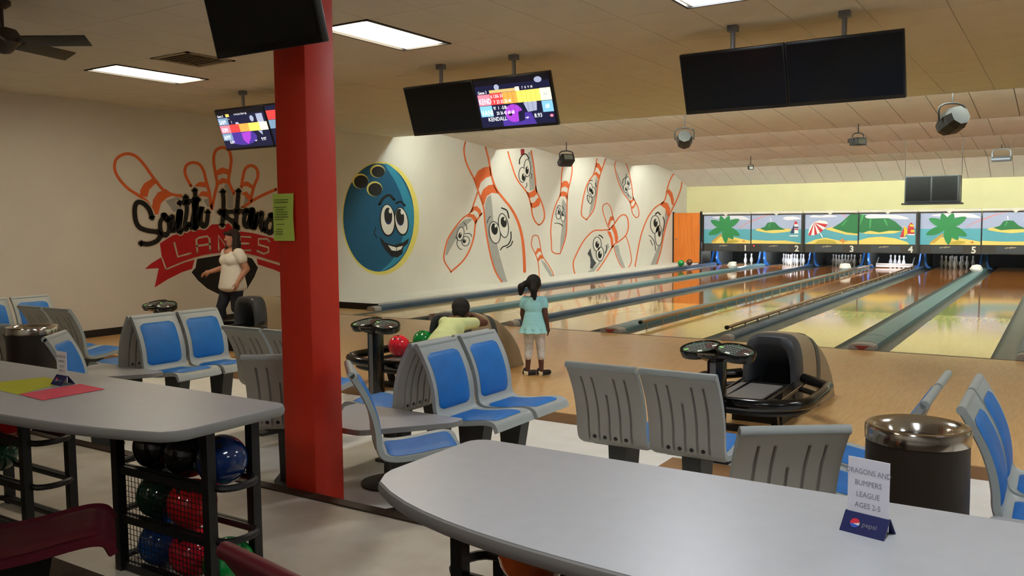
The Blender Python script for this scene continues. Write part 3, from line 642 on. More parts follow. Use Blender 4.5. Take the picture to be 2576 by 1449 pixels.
mpin('tall painted pin with a grumpy face under the black spotlight', [(405, 240), (390, 330), (385, 430), (375, 520), (340, 600), (310, 700), (295, 820), (300, 930), (305, 1005), (340, 1028), (375, 1028)], [(405, 240), (425, 217), (455, 217), (475, 240), (480, 310), (465, 400), (445, 480), (437, 560), (435, 700), (430, 850), (405, 950), (375, 1028)],
     [[(385, 420), (410, 395), (440, 400), (455, 430), (448, 465), (420, 445), (384, 458)], [(378, 500), (400, 485), (430, 495), (442, 520), (437, 565), (415, 530), (368, 532)]],
     [(400, 550), (430, 600), (432, 700), (428, 850), (400, 950), (375, 1008), (380, 900), (395, 760), (390, 600)], [(360, 680, 22, 50, 365, 665, 10, 22, 6), (400, 705, 18, 45, 398, 685, 8, 20, 6)],
     [([(348, 628), (365, 610), (380, 620)], 6), ([(395, 615), (408, 648)], 6), ([(328, 765), (360, 765), (385, 775), (398, 790)], 6), ([(340, 680), (420, 705)], 5)])
mpin('painted pin with gritted teeth near the ceiling', [(695, 205), (685, 270), (665, 340), (625, 400), (595, 470), (570, 580), (562, 690), (605, 735)], [(770, 205), (745, 280), (725, 340), (705, 420), (690, 540), (665, 650), (605, 735)],
     [[(690, 240), (715, 245), (738, 290), (726, 325), (705, 285), (683, 278)], [(662, 342), (690, 315), (718, 345), (710, 390), (690, 350)]],
     [(690, 350), (705, 400), (685, 540), (660, 640), (625, 705), (640, 600), (670, 480)], [(635, 465, 22, 48, 635, 470, 9, 22, 6), (660, 495, 22, 42, 656, 496, 9, 20, 6)],
     [([(632, 400), (642, 392), (655, 394)], 7), ([(682, 415), (690, 450)], 7), ([(612, 520), (652, 548), (638, 595), (612, 560), (612, 520)], 6), ([(628, 535), (625, 575)], 4)])
mpin('painted upside-down pin with a sad face', [(865, 215), (850, 260), (860, 330), (890, 430), (930, 510), (975, 570), (990, 610), (1005, 680), (1035, 718)], [(865, 215), (895, 212), (930, 225), (965, 290), (985, 370), (1000, 460), (1010, 540), (1045, 610), (1060, 670), (1055, 705), (1035, 718)],
     [[(975, 570), (1000, 560), (1010, 530), (1022, 560), (985, 598)], [(993, 622), (1015, 610), (1027, 575), (1036, 592), (1025, 620), (1003, 642)]],
     [(855, 270), (870, 340), (905, 440), (950, 530), (985, 562), (1002, 540), (960, 500), (910, 420), (875, 330)], [(962, 405, 20, 45, 966, 415, 9, 22, 6), (945, 460, 20, 38, 948, 468, 9, 18, 6)],
     [([(918, 420), (922, 385), (942, 370), (952, 340)], 6), ([(965, 500), (968, 530)], 5), ([(975, 468), (988, 460)], 5)], (8, 8))
mpin('small painted pin low on the wall behind the girl', [(205, 1310), (195, 1230), (190, 1150), (180, 1085), (160, 1030), (128, 960), (130, 910), (140, 877), (165, 868)], [(165, 868), (185, 880), (200, 930), (210, 1000), (230, 1060), (270, 1120), (310, 1190), (335, 1285)],
     [[(158, 1025), (180, 978), (205, 985), (213, 1012), (190, 1010), (168, 1042)], [(176, 1080), (200, 1040), (220, 1040), (232, 1070), (205, 1075), (186, 1098)]],
     [(210, 1080), (250, 1110), (290, 1170), (320, 1230), (338, 1285), (310, 1278), (280, 1210), (240, 1150)], [], [], (8, 8))
mpin('painted tilted pin behind the laughing one', [(810, 820), (790, 790), (765, 720), (745, 650), (750, 610), (780, 590)], [(780, 590), (810, 620), (835, 710), (850, 760)],
     [[(790, 770), (810, 708), (835, 702), (843, 735), (815, 745), (800, 800)]], [(845, 960), (880, 950), (900, 1040), (935, 1130), (945, 1180), (900, 1120), (865, 1040)], [], [([(0, -900), (0, -901)], 0.1)], (8, 8),
     lambda: (R_.line('p_orange', [(842, 965), (860, 1040), (900, 1130), (948, 1185)], 7, 2), R_.line('p_orange', [(948, 880), (975, 960), (993, 1060), (990, 1110), (948, 1185)], 8, 2)))
mpin('painted laughing pin with a wide open mouth', [(800, 820), (740, 825), (670, 830), (610, 880), (560, 950), (510, 1050), (490, 1110), (500, 1190), (530, 1255)], [(800, 820), (850, 765), (890, 710), (930, 690), (960, 720), (968, 800), (945, 870), (890, 920), (840, 955), (790, 1040), (740, 1120), (690, 1190), (650, 1242)],
     [[(785, 828), (815, 840), (835, 900), (840, 970), (822, 985), (812, 900), (790, 850)], [(815, 800), (845, 775), (868, 830), (880, 890), (875, 925), (855, 935), (845, 860), (825, 815)]],
     [(790, 930), (802, 970), (740, 1090), (660, 1200), (620, 1250), (545, 1258), (600, 1200), (700, 1120), (770, 1000)], [(697, 945, 35, 62, 697, 950, 17, 30, 7), (722, 1030, 33, 62, 720, 1038, 17, 32, 7)],
     [([(712, 868), (730, 875), (745, 892)], 10), ([(776, 955), (778, 985), (770, 1025)], 7)], (11, 11), lambda: R_.poly('p_dgrey', [(640, 980), (612, 1030), (635, 1060), (640, 1110), (635, 1155), (655, 1158), (690, 1110), (660, 1070), (645, 1020)], 5))
mpin('painted pin with a crooked grin beside the orange door', [(1375, 310), (1330, 390), (1305, 470), (1280, 570), (1200, 630), (1140, 710), (1090, 830), (1060, 950), (1035, 1090), (1028, 1140), (1045, 1190)], [(1375, 310), (1395, 306), (1412, 322), (1432, 380), (1425, 460), (1385, 570), (1350, 640), (1315, 720), (1280, 850), (1250, 1000), (1215, 1120), (1190, 1170)],
     [[(1300, 490), (1320, 466), (1350, 500), (1364, 560), (1362, 615), (1345, 600), (1330, 540)], [(1265, 575), (1310, 590), (1332, 640), (1322, 705), (1300, 690), (1290, 640), (1245, 605)]],
     [(1290, 640), (1315, 700), (1275, 860), (1240, 1010), (1205, 1140), (1185, 1172), (1140, 1175), (1180, 1080), (1250, 900), (1280, 760)], [(1200, 775, 40, 78, 1203, 762, 18, 36, 7), (1230, 870, 32, 90, 1237, 845, 13, 38, 7)],
     [([(1203, 685), (1225, 670), (1245, 690)], 11), ([(1268, 710), (1280, 755), (1270, 830)], 8), ([(1145, 870), (1165, 885), (1190, 920), (1200, 960), (1203, 1000)], 6), ([(1158, 910), (1178, 955)], 6)], (11, 11))
L_ = Mural(260, 340)
L_.start('painted_pin_cluster', 'painted cluster of orange-banded pins above the lettering')
L_.poly('p_grey', [(540, 570), (650, 530), (690, 548), (650, 600), (690, 640), (610, 668)], 1); L_.poly('p_grey', [(1050, 430), (1095, 420), (1130, 520), (1125, 640), (1060, 630)], 1); L_.poly('p_grey', [(1210, 620), (1230, 530), (1265, 560), (1240, 610)], 1); L_.poly('p_grey', [(870, 560), (930, 540), (935, 620), (900, 620)], 1)
for q in ([(420, 640), (370, 570), (300, 520), (210, 460), (130, 370), (97, 290), (108, 215), (160, 172), (225, 162), (290, 190), (360, 265), (430, 365), (520, 475), (600, 515), (690, 528)], [(760, 440), (722, 370), (707, 310), (722, 262), (770, 238), (830, 252), (870, 310), (890, 390), (920, 500), (935, 620)], [(940, 640), (970, 500), (987, 420), (972, 330), (957, 220), (972, 140), (1030, 107), (1088, 132), (1108, 210), (1100, 300), (1088, 400), (1135, 510)], [(1198, 450), (1210, 370), (1232, 292), (1280, 264), (1330, 292), (1340, 360), (1312, 430), (1292, 500), (1280, 570)], [(1205, 630), (1290, 572), (1380, 522), (1500, 470)]):
    L_.line('p_orange', q, 26, 2)
for q in ([(318, 525), (318, 480), (352, 420), (430, 370), (482, 402), (440, 430), (400, 470), (380, 540)], [(422, 620), (430, 560), (470, 500), (540, 465), (610, 520), (550, 545), (500, 590), (475, 690), (450, 690)], [(785, 445), (830, 405), (880, 408), (908, 455), (850, 448)], [(820, 530), (850, 488), (900, 488), (928, 545), (870, 530)], [(983, 305), (1030, 278), (1092, 300), (1102, 352), (1040, 332), (983, 352)], [(983, 408), (1030, 370), (1092, 388), (1108, 432), (1040, 415), (978, 445)], [(1202, 410), (1250, 402), (1303, 440), (1292, 468), (1240, 440), (1198, 448)], [(1195, 505), (1240, 488), (1284, 530), (1270, 585), (1230, 530)]): L_.poly('p_orange', q, 3)
L_.done()
L_.start('painted_banner', 'painted red ribbon banner over a black ball shape')
L_.poly('p_black', [(765, 1190), (800, 1150), (812, 1075), (1020, 1040), (1150, 1030), (1290, 1070), (1342, 1150), (1310, 1230), (1250, 1330), (1130, 1375), (1000, 1380), (900, 1330), (820, 1260)], 1); L_.ell('p_beige', 1022, 1310, 27, 27, 2)
L_.poly('p_red', [(500, 1062), (420, 1110), (360, 1160), (480, 1155), (445, 1322), (560, 1250), (680, 1190), (770, 1160), (792, 1080), (700, 1105), (545, 1172)], 2); L_.poly('p_red', [(1330, 1070), (1480, 1115), (1620, 1160), (1620, 1230), (1480, 1167), (1340, 1122)], 2)
L_.poly('p_red', [(490, 940), (600, 870), (760, 830), (900, 810), (940, 775), (1100, 768), (1150, 830), (1300, 850), (1460, 890), (1620, 950), (1620, 1130), (1480, 1100), (1320, 1050), (1150, 1020), (1000, 1030), (850, 1055), (700, 1100), (545, 1166), (512, 1095)], 3)
L_.line('p_beige', [(505, 1060), (543, 1165)], 13, 4, False); L_.line('p_beige', [(543, 1165), (700, 1100), (850, 1052), (1000, 1028), (1150, 1018), (1320, 1052), (1480, 1100), (1600, 1130)], 13, 4)
for q in ([(615, 935), (645, 1055), (755, 1025)], [(815, 1015), (805, 905), (830, 890), (900, 877), (920, 900), (926, 1000)], [(812, 962), (922, 945)], [(1002, 1000), (996, 872), (1080, 985), (1078, 870)], [(1275, 885), (1185, 880), (1185, 1000), (1275, 1000)], [(1185, 940), (1260, 940)], [(1440, 922), (1420, 900), (1345, 900), (1345, 950), (1432, 975), (1432, 1015), (1390, 1030), (1335, 1005)]): L_.line('p_beige', q, 17, 5, False)
L_.done()
L_.start('painted_lettering', 'painted black script lettering reading South Hano')
LET = [[(422, 720), (395, 645), (345, 592), (292, 585), (270, 640), (278, 740), (312, 800), (380, 828), (465, 842), (492, 870), (462, 918), (390, 945), (320, 938)], [(525, 700), (492, 760), (500, 840), (540, 872), (568, 820), (560, 745), (525, 700)], [(560, 735), (600, 705), (597, 790), (612, 832), (650, 760), (662, 670)], [(662, 670), (652, 790), (668, 845)], [(712, 530), (722, 650), (705, 780), (716, 820), (745, 780)], [(792, 472), (796, 600), (768, 770), (785, 808)], [(795, 560), (797, 700), (793, 800)], [(800, 790), (830, 690), (850, 625), (842, 740), (858, 790), (890, 780), (902, 720), (905, 660)], [(652, 590), (740, 575), (828, 560)], [(1035, 482), (1042, 600), (1030, 785)], [(1172, 478), (1162, 600), (1150, 780), (1168, 812)], [(1002, 668), (1100, 665), (1240, 658)], [(1042, 690), (1110, 745), (1150, 790)], [(1262, 655), (1225, 700), (1222, 775), (1255, 795), (1280, 730), (1288, 655)], [(1288, 655), (1280, 770), (1302, 805)], [(1322, 690), (1308, 795)], [(1313, 765), (1350, 692), (1376, 680), (1364, 790), (1392, 825)], [(1455, 700), (1412, 770), (1416, 830), (1452, 848), (1478, 790), (1474, 720), (1455, 700)]]
for q in LET: L_.line('p_beige', q, 62, 6)
for q in LET: L_.line('p_black', q, 38 if q is not LET[0] else 42, 7)
L_.done()

# ================================================================== PILLAR, TELEVISIONS, CEILING THINGS
t = empty('pillar', (-3.705, 3.58, Z_SET), 0, 'red painted square steel pillar at the step edge', 'pillar'); t['kind'] = 'structure'
MB().rbox((0, 0, 1.72), (0.25, 0.23, 3.44), 0.008).build('shaft', 'red_paint', t); MB().box((0, 0, 0.006), (0.3, 0.3, 0.012)).build('base_plate', 'red_paint', t, smooth=False)
p0, p1 = on_y(686, 488, 3.455), on_y(742, 606, 3.455)
t = empty('notice_sheet', (0, 3.455, 0), 0, 'green typed notice sheet taped to the red pillar', 'paper')
b = MB(); n = 8; vs = []; wx = abs(p1.x - p0.x)
for k in range(n + 1):
    z = p1.z + (p0.z - p1.z) * k / n; cur = 0.012 * math.sin(k / n * PI) ** 2
    for q in (0, .5, 1): vs.append((p0.x + wx * q, -cur * q * 0.6 - 0.001, z))
b.add(vs, [(k * 3 + q, k * 3 + q + 1, k * 3 + q + 4, k * 3 + q + 3) for k in range(n) for q in (0, 1)]); b.build('sheet', 'green_paper', t)
b = MB(); rnd = random.Random(4)
for k in range(15):
    if k in (2, 9, 11): continue
    z = p0.z - 0.035 - k * (p0.z - p1.z - 0.06) / 15; a = 0.02 + rnd.random() * 0.02; c = wx - 0.03 - rnd.random() * 0.05 if k < 11 else wx * 0.5
    b.box((p0.x + (a + c) / 2, -0.012, z), (c - a, 0.002, 0.003))
b.build('typed_lines', 'ink', t, smooth=False)

def emis(name, rgb, s=1.0): return mat(name, rgb, 0.4, var=0.0, emit=s * SCREEN).name
for nm, c, s in (('s_navy', (24, 28, 66), .5), ('s_deep', (16, 14, 30), .35), ('s_pink', (240, 120, 140), 1.1), ('s_red', (226, 60, 60), 1.1), ('s_orange', (240, 150, 70), 1.1), ('s_yellow', (250, 214, 90), 1.2), ('s_cream', (250, 240, 190), 1.2), ('s_slate', (110, 140, 170), 1.0), ('s_sky', (120, 180, 210), 1.0), ('s_white', (245, 248, 255), 1.2), ('s_purple', (150, 60, 190), 1.0), ('s_violet', (70, 50, 150), .8), ('s_gold', (190, 170, 110), 1.0), ('s_pin', (160, 170, 200), .8)): emis(nm, c, s)
TVW, TVH = 0.965, 0.565
def tv(x0, y_top, z_top, tilt, label, wd=TVW, ht=TVH, stem=(0.3, 0.7), grp='hanging televisions'):
    # origin at top-left corner of the face; local x right, local z up, face towards -y
    t = empty('television', (x0, y_top, z_top), 0, label, 'television', grp); t.rotation_euler = (tilt, 0, 0)
    MB().rbox((wd / 2, 0.035, -ht / 2), (wd, 0.05, ht), 0.008).build('casing', 'tv_case', t)
    MB().box((wd / 2, 0.009, -ht / 2 + 0.008), (wd - 0.035, 0.006, ht - 0.055)).build('screen', 'screen_black', t, smooth=False)
    b = MB(); b.box((wd / 2, 0.075, -ht * 0.4), (wd * 0.4, 0.04, ht * 0.5)); b.build('back_bracket', 'black_metal', t, smooth=False)
    R = Matrix.Rotation(-tilt, 3, 'X')
    b = MB(); base = Vector((wd * 0.5, 0.07, -0.1)); b.cyl(base, base + R @ Vector((0, 0, CZ - z_top + 0.12)), 0.022, n=10); b.box(base + R @ Vector((0, 0, CZ - z_top + 0.05)), (0.09, 0.07, 0.07), rot=R); b.build('ceiling_stem', 'grey_strip', t)
    return t
def scr(t, items, wd=TVW, ht=TVH):
    # items: (mat, [(u,v)...]) polygons or (mat, text, u, v, size) in screen units 0..1 (v down)
    mats = []; m = MB(); lay = 0; W0, H0, ox, oz = wd - 0.035, ht - 0.055, 0.0175, -0.0195
    for it in items:
        if it[0] not in mats: mats.append(it[0])
        mi = mats.index(it[0]); lay += 1; y = 0.005 - 0.0003 * lay
        if isinstance(it[1], str):
            vs, fs = text_mesh(it[1], it[4], 'LEFT', 0.0); m.add([(ox + it[2] * W0 + v.x * (it[5] if len(it) > 5 else 0.8), y, oz - it[3] * H0 + v.y) for v in vs], fs, mi)
        else:
            P = [(ox + u * W0, y, oz - v * H0) for u, v in it[1]]; m.add(P, [list(range(len(P)))], mi)
    m.build('score_display', mats, t, smooth=False, fix=False)
def rc(u0, v0, u1, v1): return [(u0, v0), (u1, v0), (u1, v1), (u0, v1)]
def el(u, v, a, c, n=20): return [(u + a * math.cos(2 * PI * k / n), v + c * math.sin(2 * PI * k / n)) for k in range(n)]
YT, ZT, TILT = 7.7, 3.13, -0.36
TILT = math.radians(20)
tv(-3.08, YT, ZT, TILT, 'switched off television, left of the two near the right edge', grp='television pair above lanes five and six')
tv(-3.08 + 0.966, YT, ZT, TILT, 'switched off television, right of the two near the right edge', grp='television pair above lanes five and six')
tv(-6.41, YT, ZT, TILT, 'switched off television beside the lit KENDALL score screen', grp='television pair above lanes three and four')
tm = tv(-6.41 + 0.966, YT, ZT, TILT, 'television showing the score screen of KENDALL', grp='television pair above lanes three and four')
tl = tv(-9.70, YT, ZT, TILT, 'television showing the score screen of KIM beside the pillar', grp='television pair above lanes one and two')
tl2 = tv(-9.70 + 0.966, YT, ZT, TILT, 'lit television mostly hidden behind the red pillar', grp='television pair above lanes one and two')
I = [('s_navy', rc(0, 0, 1, 1)), ('s_deep', rc(0, 0, 1, .12)), ('s_violet', [(.3, .9), (.45, .72), (.7, .75), (.75, 1), (.3, 1)]), ('s_pin', el(.30, .17, .035, .06)), ('s_pin', el(.86, .10, .05, .06)), ('s_pin', [(.62, .55), (.70, .5), (.80, .52), (.78, .72), (.66, .74)]), ('s_purple', el(.47, .74, .12, .19)), ('s_navy', [(.53, .72), (.62, .68), (.60, .9), (.52, .93)]), ('s_deep', el(.42, .76, .025, .03)),
     ('s_white', 'Game 3', .03, .285, .045), ('s_gold', rc(.19, .22, .60, .285)), ('s_cream', rc(.545, .20, .60, .285)), ('s_pink', rc(.02, .30, .19, .53)), ('s_red', rc(.19, .29, .36, .53)), ('s_orange', rc(.36, .29, .55, .53)), ('s_yellow', rc(.55, .285, .86, .53)), ('s_cream', rc(.86, .28, 1.0, .53)), ('s_sky', rc(.02, .54, .19, .77)), ('s_sky', rc(.86, .54, 1.0, .77))]
for k in range(11): I.append(('s_deep', rc(.19 + k * .061, .29, .1925 + k * .061, .77)))
I += [('s_white', 'KEND', .025, .50, .085, .72), ('s_white', 'VANI', .03, .745, .085, .8), ('s_white', '6 13/6 31', .20, .385, .052, .8), ('s_white', '7  23 32 33 44', .23, .505, .052, .72), ('s_white', '9/  1  -5/8-', .21, .635, .052, .8), ('s_white', '20 36 42 60 68', .24, .745, .052, .72), ('s_white', '7   8   9  10', .64, .25, .035, .8), ('s_white', 'KENDALL', .11, .87, .062, .9), ('s_white', '8.93', .74, .865, .062, .9), ('s_white', 'mph', .62, .865, .03), ('s_pink', el(.965, .85, .022, .03)), ('s_slate', '44', .905, .44, .06), ('s_white', '68', .905, .69, .06)]
scr(tm, I)
I = [('s_navy', rc(0, 0, 1, 1)), ('s_deep', rc(0, 0, 1, .13)), ('s_violet', el(.42, .74, .3, .2)), ('s_purple', [(.42, .62), (.62, .6), (.58, .78), (.5, .93), (.42, .8)]), ('s_pin', [(.36, .33), (.42, .33), (.45, .45), (.36, .45)]), ('s_pin', el(.72, .27, .04, .08)), ('s_pin', rc(.82, .16, .95, .38)), ('s_pin', [(.78, .6), (.86, .6), (.85, .72)]), ('s_white', 'Game 3', .02, .17, .045), ('s_yellow', rc(.20, .10, .27, .17)), ('s_white', '3 4 5 6 7 8 9 10', .38, .15, .035, 1.1), ('s_slate', rc(.01, .19, .22, .38)), ('s_pink', rc(.01, .39, .22, .59)), ('s_slate', rc(.01, .60, .22, .79)), ('s_red', rc(.22, .38, .42, .59)), ('s_orange', rc(.42, .38, .62, .59)), ('s_yellow', rc(.62, .38, .84, .59)), ('s_cream', rc(.84, .38, 1, .59)), ('s_white', 'SAM', .03, .355, .085, .8), ('s_white', 'KIM', .04, .565, .085, .8), ('s_white', 'AMY', .03, .765, .085, .8), ('s_white', '1 -', .23, .25, .04), ('s_white', '1', .28, .35, .05), ('s_white', 'KIM', .13, .88, .06, .9), ('s_white', '9.97', .80, .86, .06, .9), ('s_white', 'mph', .66, .86, .03)]
scr(tl, I)
scr(tl2, [('s_navy', rc(0, 0, 1, 1)), ('s_red', rc(.0, .12, .2, .35)), ('s_slate', rc(0, .36, .2, .58)), ('s_yellow', rc(.2, .12, 1, .35)), ('s_purple', el(.5, .75, .15, .2))])
# near corner television in front of the pillar top
p0, p1 = on_y(545, 150, 3.08), on_y(820, 103, 3.08)
wn = (p1.x - p0.x) - 0.02; hn = 0.56
tn = tv(p0.x - 0.01, 3.08 - math.sin(math.radians(14)) * hn, p0.z + math.cos(math.radians(14)) * hn, math.radians(14), 'large dark television hanging in front of the pillar top', wn, hn, grp=None)
# ceiling fan at the left edge
t = empty('ceiling_fan', (-7.07, 3.64, CZ), 0.0, 'brown ceiling fan at the left edge of the picture', 'ceiling fan')
MB().lathe([(0.07, 0), (0.07, -0.03), (0.03, -0.06)], n=20).build('canopy', 'fan_brown', t); MB().cyl((0, 0, -0.05), (0, 0, -0.22), 0.014, n=10).build('down_rod', 'fan_brown', t)
MB().lathe([(0.03, -0.2), (0.10, -0.22), (0.125, -0.26), (0.125, -0.32), (0.09, -0.36), (0.05, -0.40), (0, -0.41)], n=24).build('motor', 'fan_brown', t)
for k in range(5):
    a = math.radians(33) + k * 2 * PI / 5; R = Matrix.Rotation(a, 3, 'Z') @ Matrix.Rotation(-0.42, 3, 'X'); c = R @ Vector((0.42, 0, 0)) + Vector((0, 0, -0.31))
    bl = MB().rbox(c, (0.50, 0.135, 0.01), 0.004, rot=R).build('blade', 'fan_blade', t)
    MB().box(R @ Vector((0.15, 0, 0)) + Vector((0, 0, -0.305)), (0.12, 0.05, 0.01), rot=R).build('blade_arm', 'fan_brown', bl, smooth=False)
# theatre spotlights and projector over the lanes
def spot(p, size, yaw, pitch, label, m='fixture_black', kind='can'):
    t = empty('spotlight', p, 0, label, 'spotlight', 'ceiling spotlights over the lanes'); R = Matrix.Rotation(yaw, 3, 'Z') @ Matrix.Rotation(pitch, 3, 'X')
    b = MB(); s = size
    if kind == 'can':
        n = 8
        for (y0, r0, y1, r1) in ((-0.5, 0.30, -0.2, 0.42), (-0.2, 0.42, 0.25, 0.42), (0.25, 0.42, 0.5, 0.34)): b.cyl(R @ Vector((0, y0 * s, 0)), R @ Vector((0, y1 * s, 0)), r0 * s, r1 * s, n=n)
    elif kind == 'box':
        b.rbox((0, 0, 0), (0.9 * s, 0.8 * s, 0.55 * s), 0.06 * s, rot=R); b.box(R @ Vector((0, 0.5 * s, 0.1 * s)), (0.8 * s, 0.25 * s, 0.3 * s), rot=R)
    else:
        b.cyl(R @ Vector((-0.5 * s, 0, 0)), R @ Vector((0.5 * s, 0, 0)), 0.16 * s, n=14)
    b.build('body', m, t)
    b = MB(); b.cyl(R @ Vector((0, -0.52 * s, 0)), R @ Vector((0, -0.49 * s, 0)), 0.27 * s, n=16) if kind == 'can' else b.box(R @ Vector((0, -0.41 * s, 0)), (0.6 * s, 0.02 * s, 0.35 * s), rot=R) if kind == 'box' else b.cyl(R @ Vector((0.5 * s, 0, 0)), R @ Vector((0.53 * s, 0, 0)), 0.13 * s, n=14)
    b.build('lens', 'lens_glass', t)
    up = 0.62 * s; Y = Matrix.Rotation(yaw, 3, 'Z')
    b = MB(); b.tube(catmull([Y @ Vector(q) for q in ((-0.48 * s, 0, 0), (-0.46 * s, 0, up * 0.8), (0, 0, up), (0.46 * s, 0, up * 0.8), (0.48 * s, 0, 0))], 5), 0.025 * s + 0.004, n=8); b.build('yoke', m, t)
    top = ceil_z(p[1]) - p[2]; MB().cyl((0, 0, up), (0, 0, max(up + 0.02, top)), 0.010, n=8).build('stem', 'fixture_black', t)
spot((-5.72, 14.6, 3.02), 0.34, 0.4 + PI, 0.35, 'round black spotlight hanging near the middle of the ceiling steps')
spot((-9.55, 17.2, 2.98), 0.34, 0.9, -0.5, 'black box spotlight hanging against the painted pins', kind='box')
spot((-1.42, 14.0, 2.99), 0.42, 0.7 + PI, 0.35, 'large dark grey spotlight at the upper right', m='fixture_black', kind='can')
spot((-3.33, 17.3, 3.05), 0.26, 0.9, 0.0, 'small grey box projector light on the ceiling step', m='hood_dark', kind='box')
spot((-7.63, 24.6, 3.08), 0.16, 0.5, 0.0, 'tiny dark spotlight far back on the ceiling', kind='box')
spot((-1.38, 24.7, 3.05), 0.42, -0.2, 0.0, 'silver tubular spotlight at the far right', m='fixture_silver', kind='tube')
# monitor cabinet hanging over the lanes
t = empty('hanging_monitor', (-2.61, 22.2, 2.27), -0.05, 'dark double monitor cabinet hanging before the yellow wall', 'monitor')
MB().rbox((0, 0, 0), (1.15, 0.35, 0.62), 0.02).build('cabinet', 'hood_dark', t)
for sx in (-1, 1): MB().box((sx * 0.28, -0.18, 0.01), (0.52, 0.012, 0.55)).build('screen', 'screen_black', t, smooth=False)
MB().box((0, -0.03, -0.335), (1.25, 0.42, 0.04)).build('shelf', 'black_metal', t, smooth=False)
for sx in (-1, 1): MB().cyl((sx * 0.6, 0, -0.32), (sx * 0.6, 0, ceil_z(22.2) - 2.27), 0.006, n=6).build('hanging_rod', 'fixture_black', t)

# ================================================================== CHAIRS
PROF = [(-0.302, 0.872), (-0.258, 0.80), (-0.212, 0.71), (-0.180, 0.615), (-0.165, 0.53), (-0.160, 0.465), (-0.138, 0.415), (-0.07, 0.397), (0.05, 0.405), (0.17, 0.424), (0.25, 0.43), (0.30, 0.415), (0.325, 0.37)]
PC = [(v.x, v.y) for v in catmull([(y, z, 0) for y, z in PROF], 5)]
PN = []
for i in range(len(PC)):
    a, c = PC[max(0, i - 1)], PC[min(len(PC) - 1, i + 1)]; dy, dz = c[0] - a[0], c[1] - a[1]; l = math.hypot(dy, dz); PN.append((-dz / l, dy / l))
HW = 0.217
def make_chair(shell='shell_grey', back='shell_back', pad='pad_blue', post='post_grey'):
    root = empty('bucket_chair', (0, 0, 0))
    gx = [-0.135, -0.068, 0.0, 0.068, 0.135]; gw = 0.0075; cols = [-HW, -HW + 0.02]
    for g in gx: cols += [g - gw, g - gw + 0.002, g + gw - 0.002, g + gw]
    cols += [HW - 0.02, HW]; nC, nS = len(cols), len(PC); b = MB(); vs = []
    for i in range(nS):
        (y, z), (ny, nz) = PC[i], PN[i]
        for j, x in enumerate(cols):
            lift = 0.008 if j in (0, nC - 1) else 0.0
            vs.append((x, y + ny * lift, z + nz * lift))
    for i in range(nS):
        (y, z), (ny, nz) = PC[i], PN[i]
        for j, x in enumerate(cols):
            t_ = 0.03 if j not in (0, nC - 1) else 0.022
            for g in gx:
                if abs(x - g) < gw - 0.001 and y < -0.10 and 0.425 < z < (0.805 if g else 0.70): t_ = 0.012
            vs.append((x, y - ny * t_, z - nz * t_))
    N = nS * nC; fr = []; bk = []
    for i in range(nS - 1):
        for j in range(nC - 1):
            q = i * nC + j; fr.append((q, q + 1, q + nC + 1, q + nC)); bk.append((N + q, N + q + nC, N + q + nC + 1, N + q + 1))
        q = i * nC; fr.append((q, q + nC, N + q + nC, N + q)); q += nC - 1; fr.append((q, N + q, N + q + nC, q + nC))
    for j in range(nC - 1):
        fr.append((j, N + j, N + j + 1, j + 1)); q = (nS - 1) * nC + j; fr.append((q, q + 1, N + q + 1, N + q))
    b.add(vs, fr, 0); o0 = 0
    b.f += [list(f) for f in bk]; b.m += [1] * len(bk)
    b.tube([(-HW, -0.312, 0.866), (HW, -0.312, 0.866)], 0.02, n=10, mi=0)
    b.build('shell', [shell, back], root, ang=50)
    def pad_strip(i0, i1, hw, name):
        m = MB(); r = 0.045; vs = []; fs = []; k = 9; S_ = [0.0]
        for i in range(i0 + 1, i1 + 1): S_.append(S_[-1] + math.hypot(PC[i][0] - PC[i - 1][0], PC[i][1] - PC[i - 1][1]))
        T = S_[-1]; rows_ = i1 - i0 + 1
        for q, i in enumerate(range(i0, i1 + 1)):
            dd = min(S_[q], T - S_[q]); wv = hw if dd >= r else hw - r + math.sqrt(max(0, r * r - (r - dd) ** 2))
            (y, z), (ny, nz) = PC[i], PN[i]; edge = min(1.0, dd / 0.02)
            for j in range(k):
                u = -1 + 2 * j / (k - 1); e = 0.002 if j in (0, k - 1) or dd < 1e-6 else 0.011 * edge + 0.004
                vs.append((u * wv, y + ny * e, z + nz * e))
        for q in range(rows_ - 1):
            for j in range(k - 1): p = q * k + j; fs.append((p, p + 1, p + k + 1, p + k))
        m.add(vs, fs); return m.build(name, pad, root, ang=80, fix=False)
    pad_strip(4, 26, 0.172, 'back_cushion'); pad_strip(32, 52, 0.172, 'seat_cushion')
    b = MB(); pr = [(-0.10, 0.39), (0.12, 0.40), (0.05, 0.02), (-0.07, 0.02)]; hw = 0.055
    b.add([(s * hw, y, z) for s in (-1, 1) for y, z in pr], [(0, 1, 2, 3), (7, 6, 5, 4), (0, 4, 5, 1), (1, 5, 6, 2), (2, 6, 7, 3), (3, 7, 4, 0)]); b.build('pedestal', post, root, smooth=False)
    b = MB(); b.box((0, 0.0, 0.385), (0.26, 0.26, 0.02)); b.build('seat_bracket', post, root, smooth=False)
    b = MB(); b.prism([(-0.06, -0.2), (0.06, -0.2), (0.1, -0.05), (0.1, 0.12), (-0.1, 0.12), (-0.1, -0.05)], 0.0, 0.022); b.build('foot_plate', post, root, smooth=False)
    i = 27; (y, z), (ny, nz) = PC[i], PN[i]
    for x in (-0.1, -0.034, 0.034, 0.1):
        MB().cyl((x, y - ny * 0.029, z - nz * 0.029), (x, y - ny * 0.033, z - nz * 0.033), 0.012, n=10).build('bolt', 'bolt', root)
    return root
chair0 = make_chair(); first_chair = [True]
def chair(x, y, ang, label, grp, z=Z_SET):
    o = chair0 if first_chair[0] else copy_tree(chair0); first_chair[0] = False
    o.location = (x, y, z); o.rotation_euler = (0, 0, math.radians(ang) - PI / 2); tag(o, label, 'chair', grp); return o
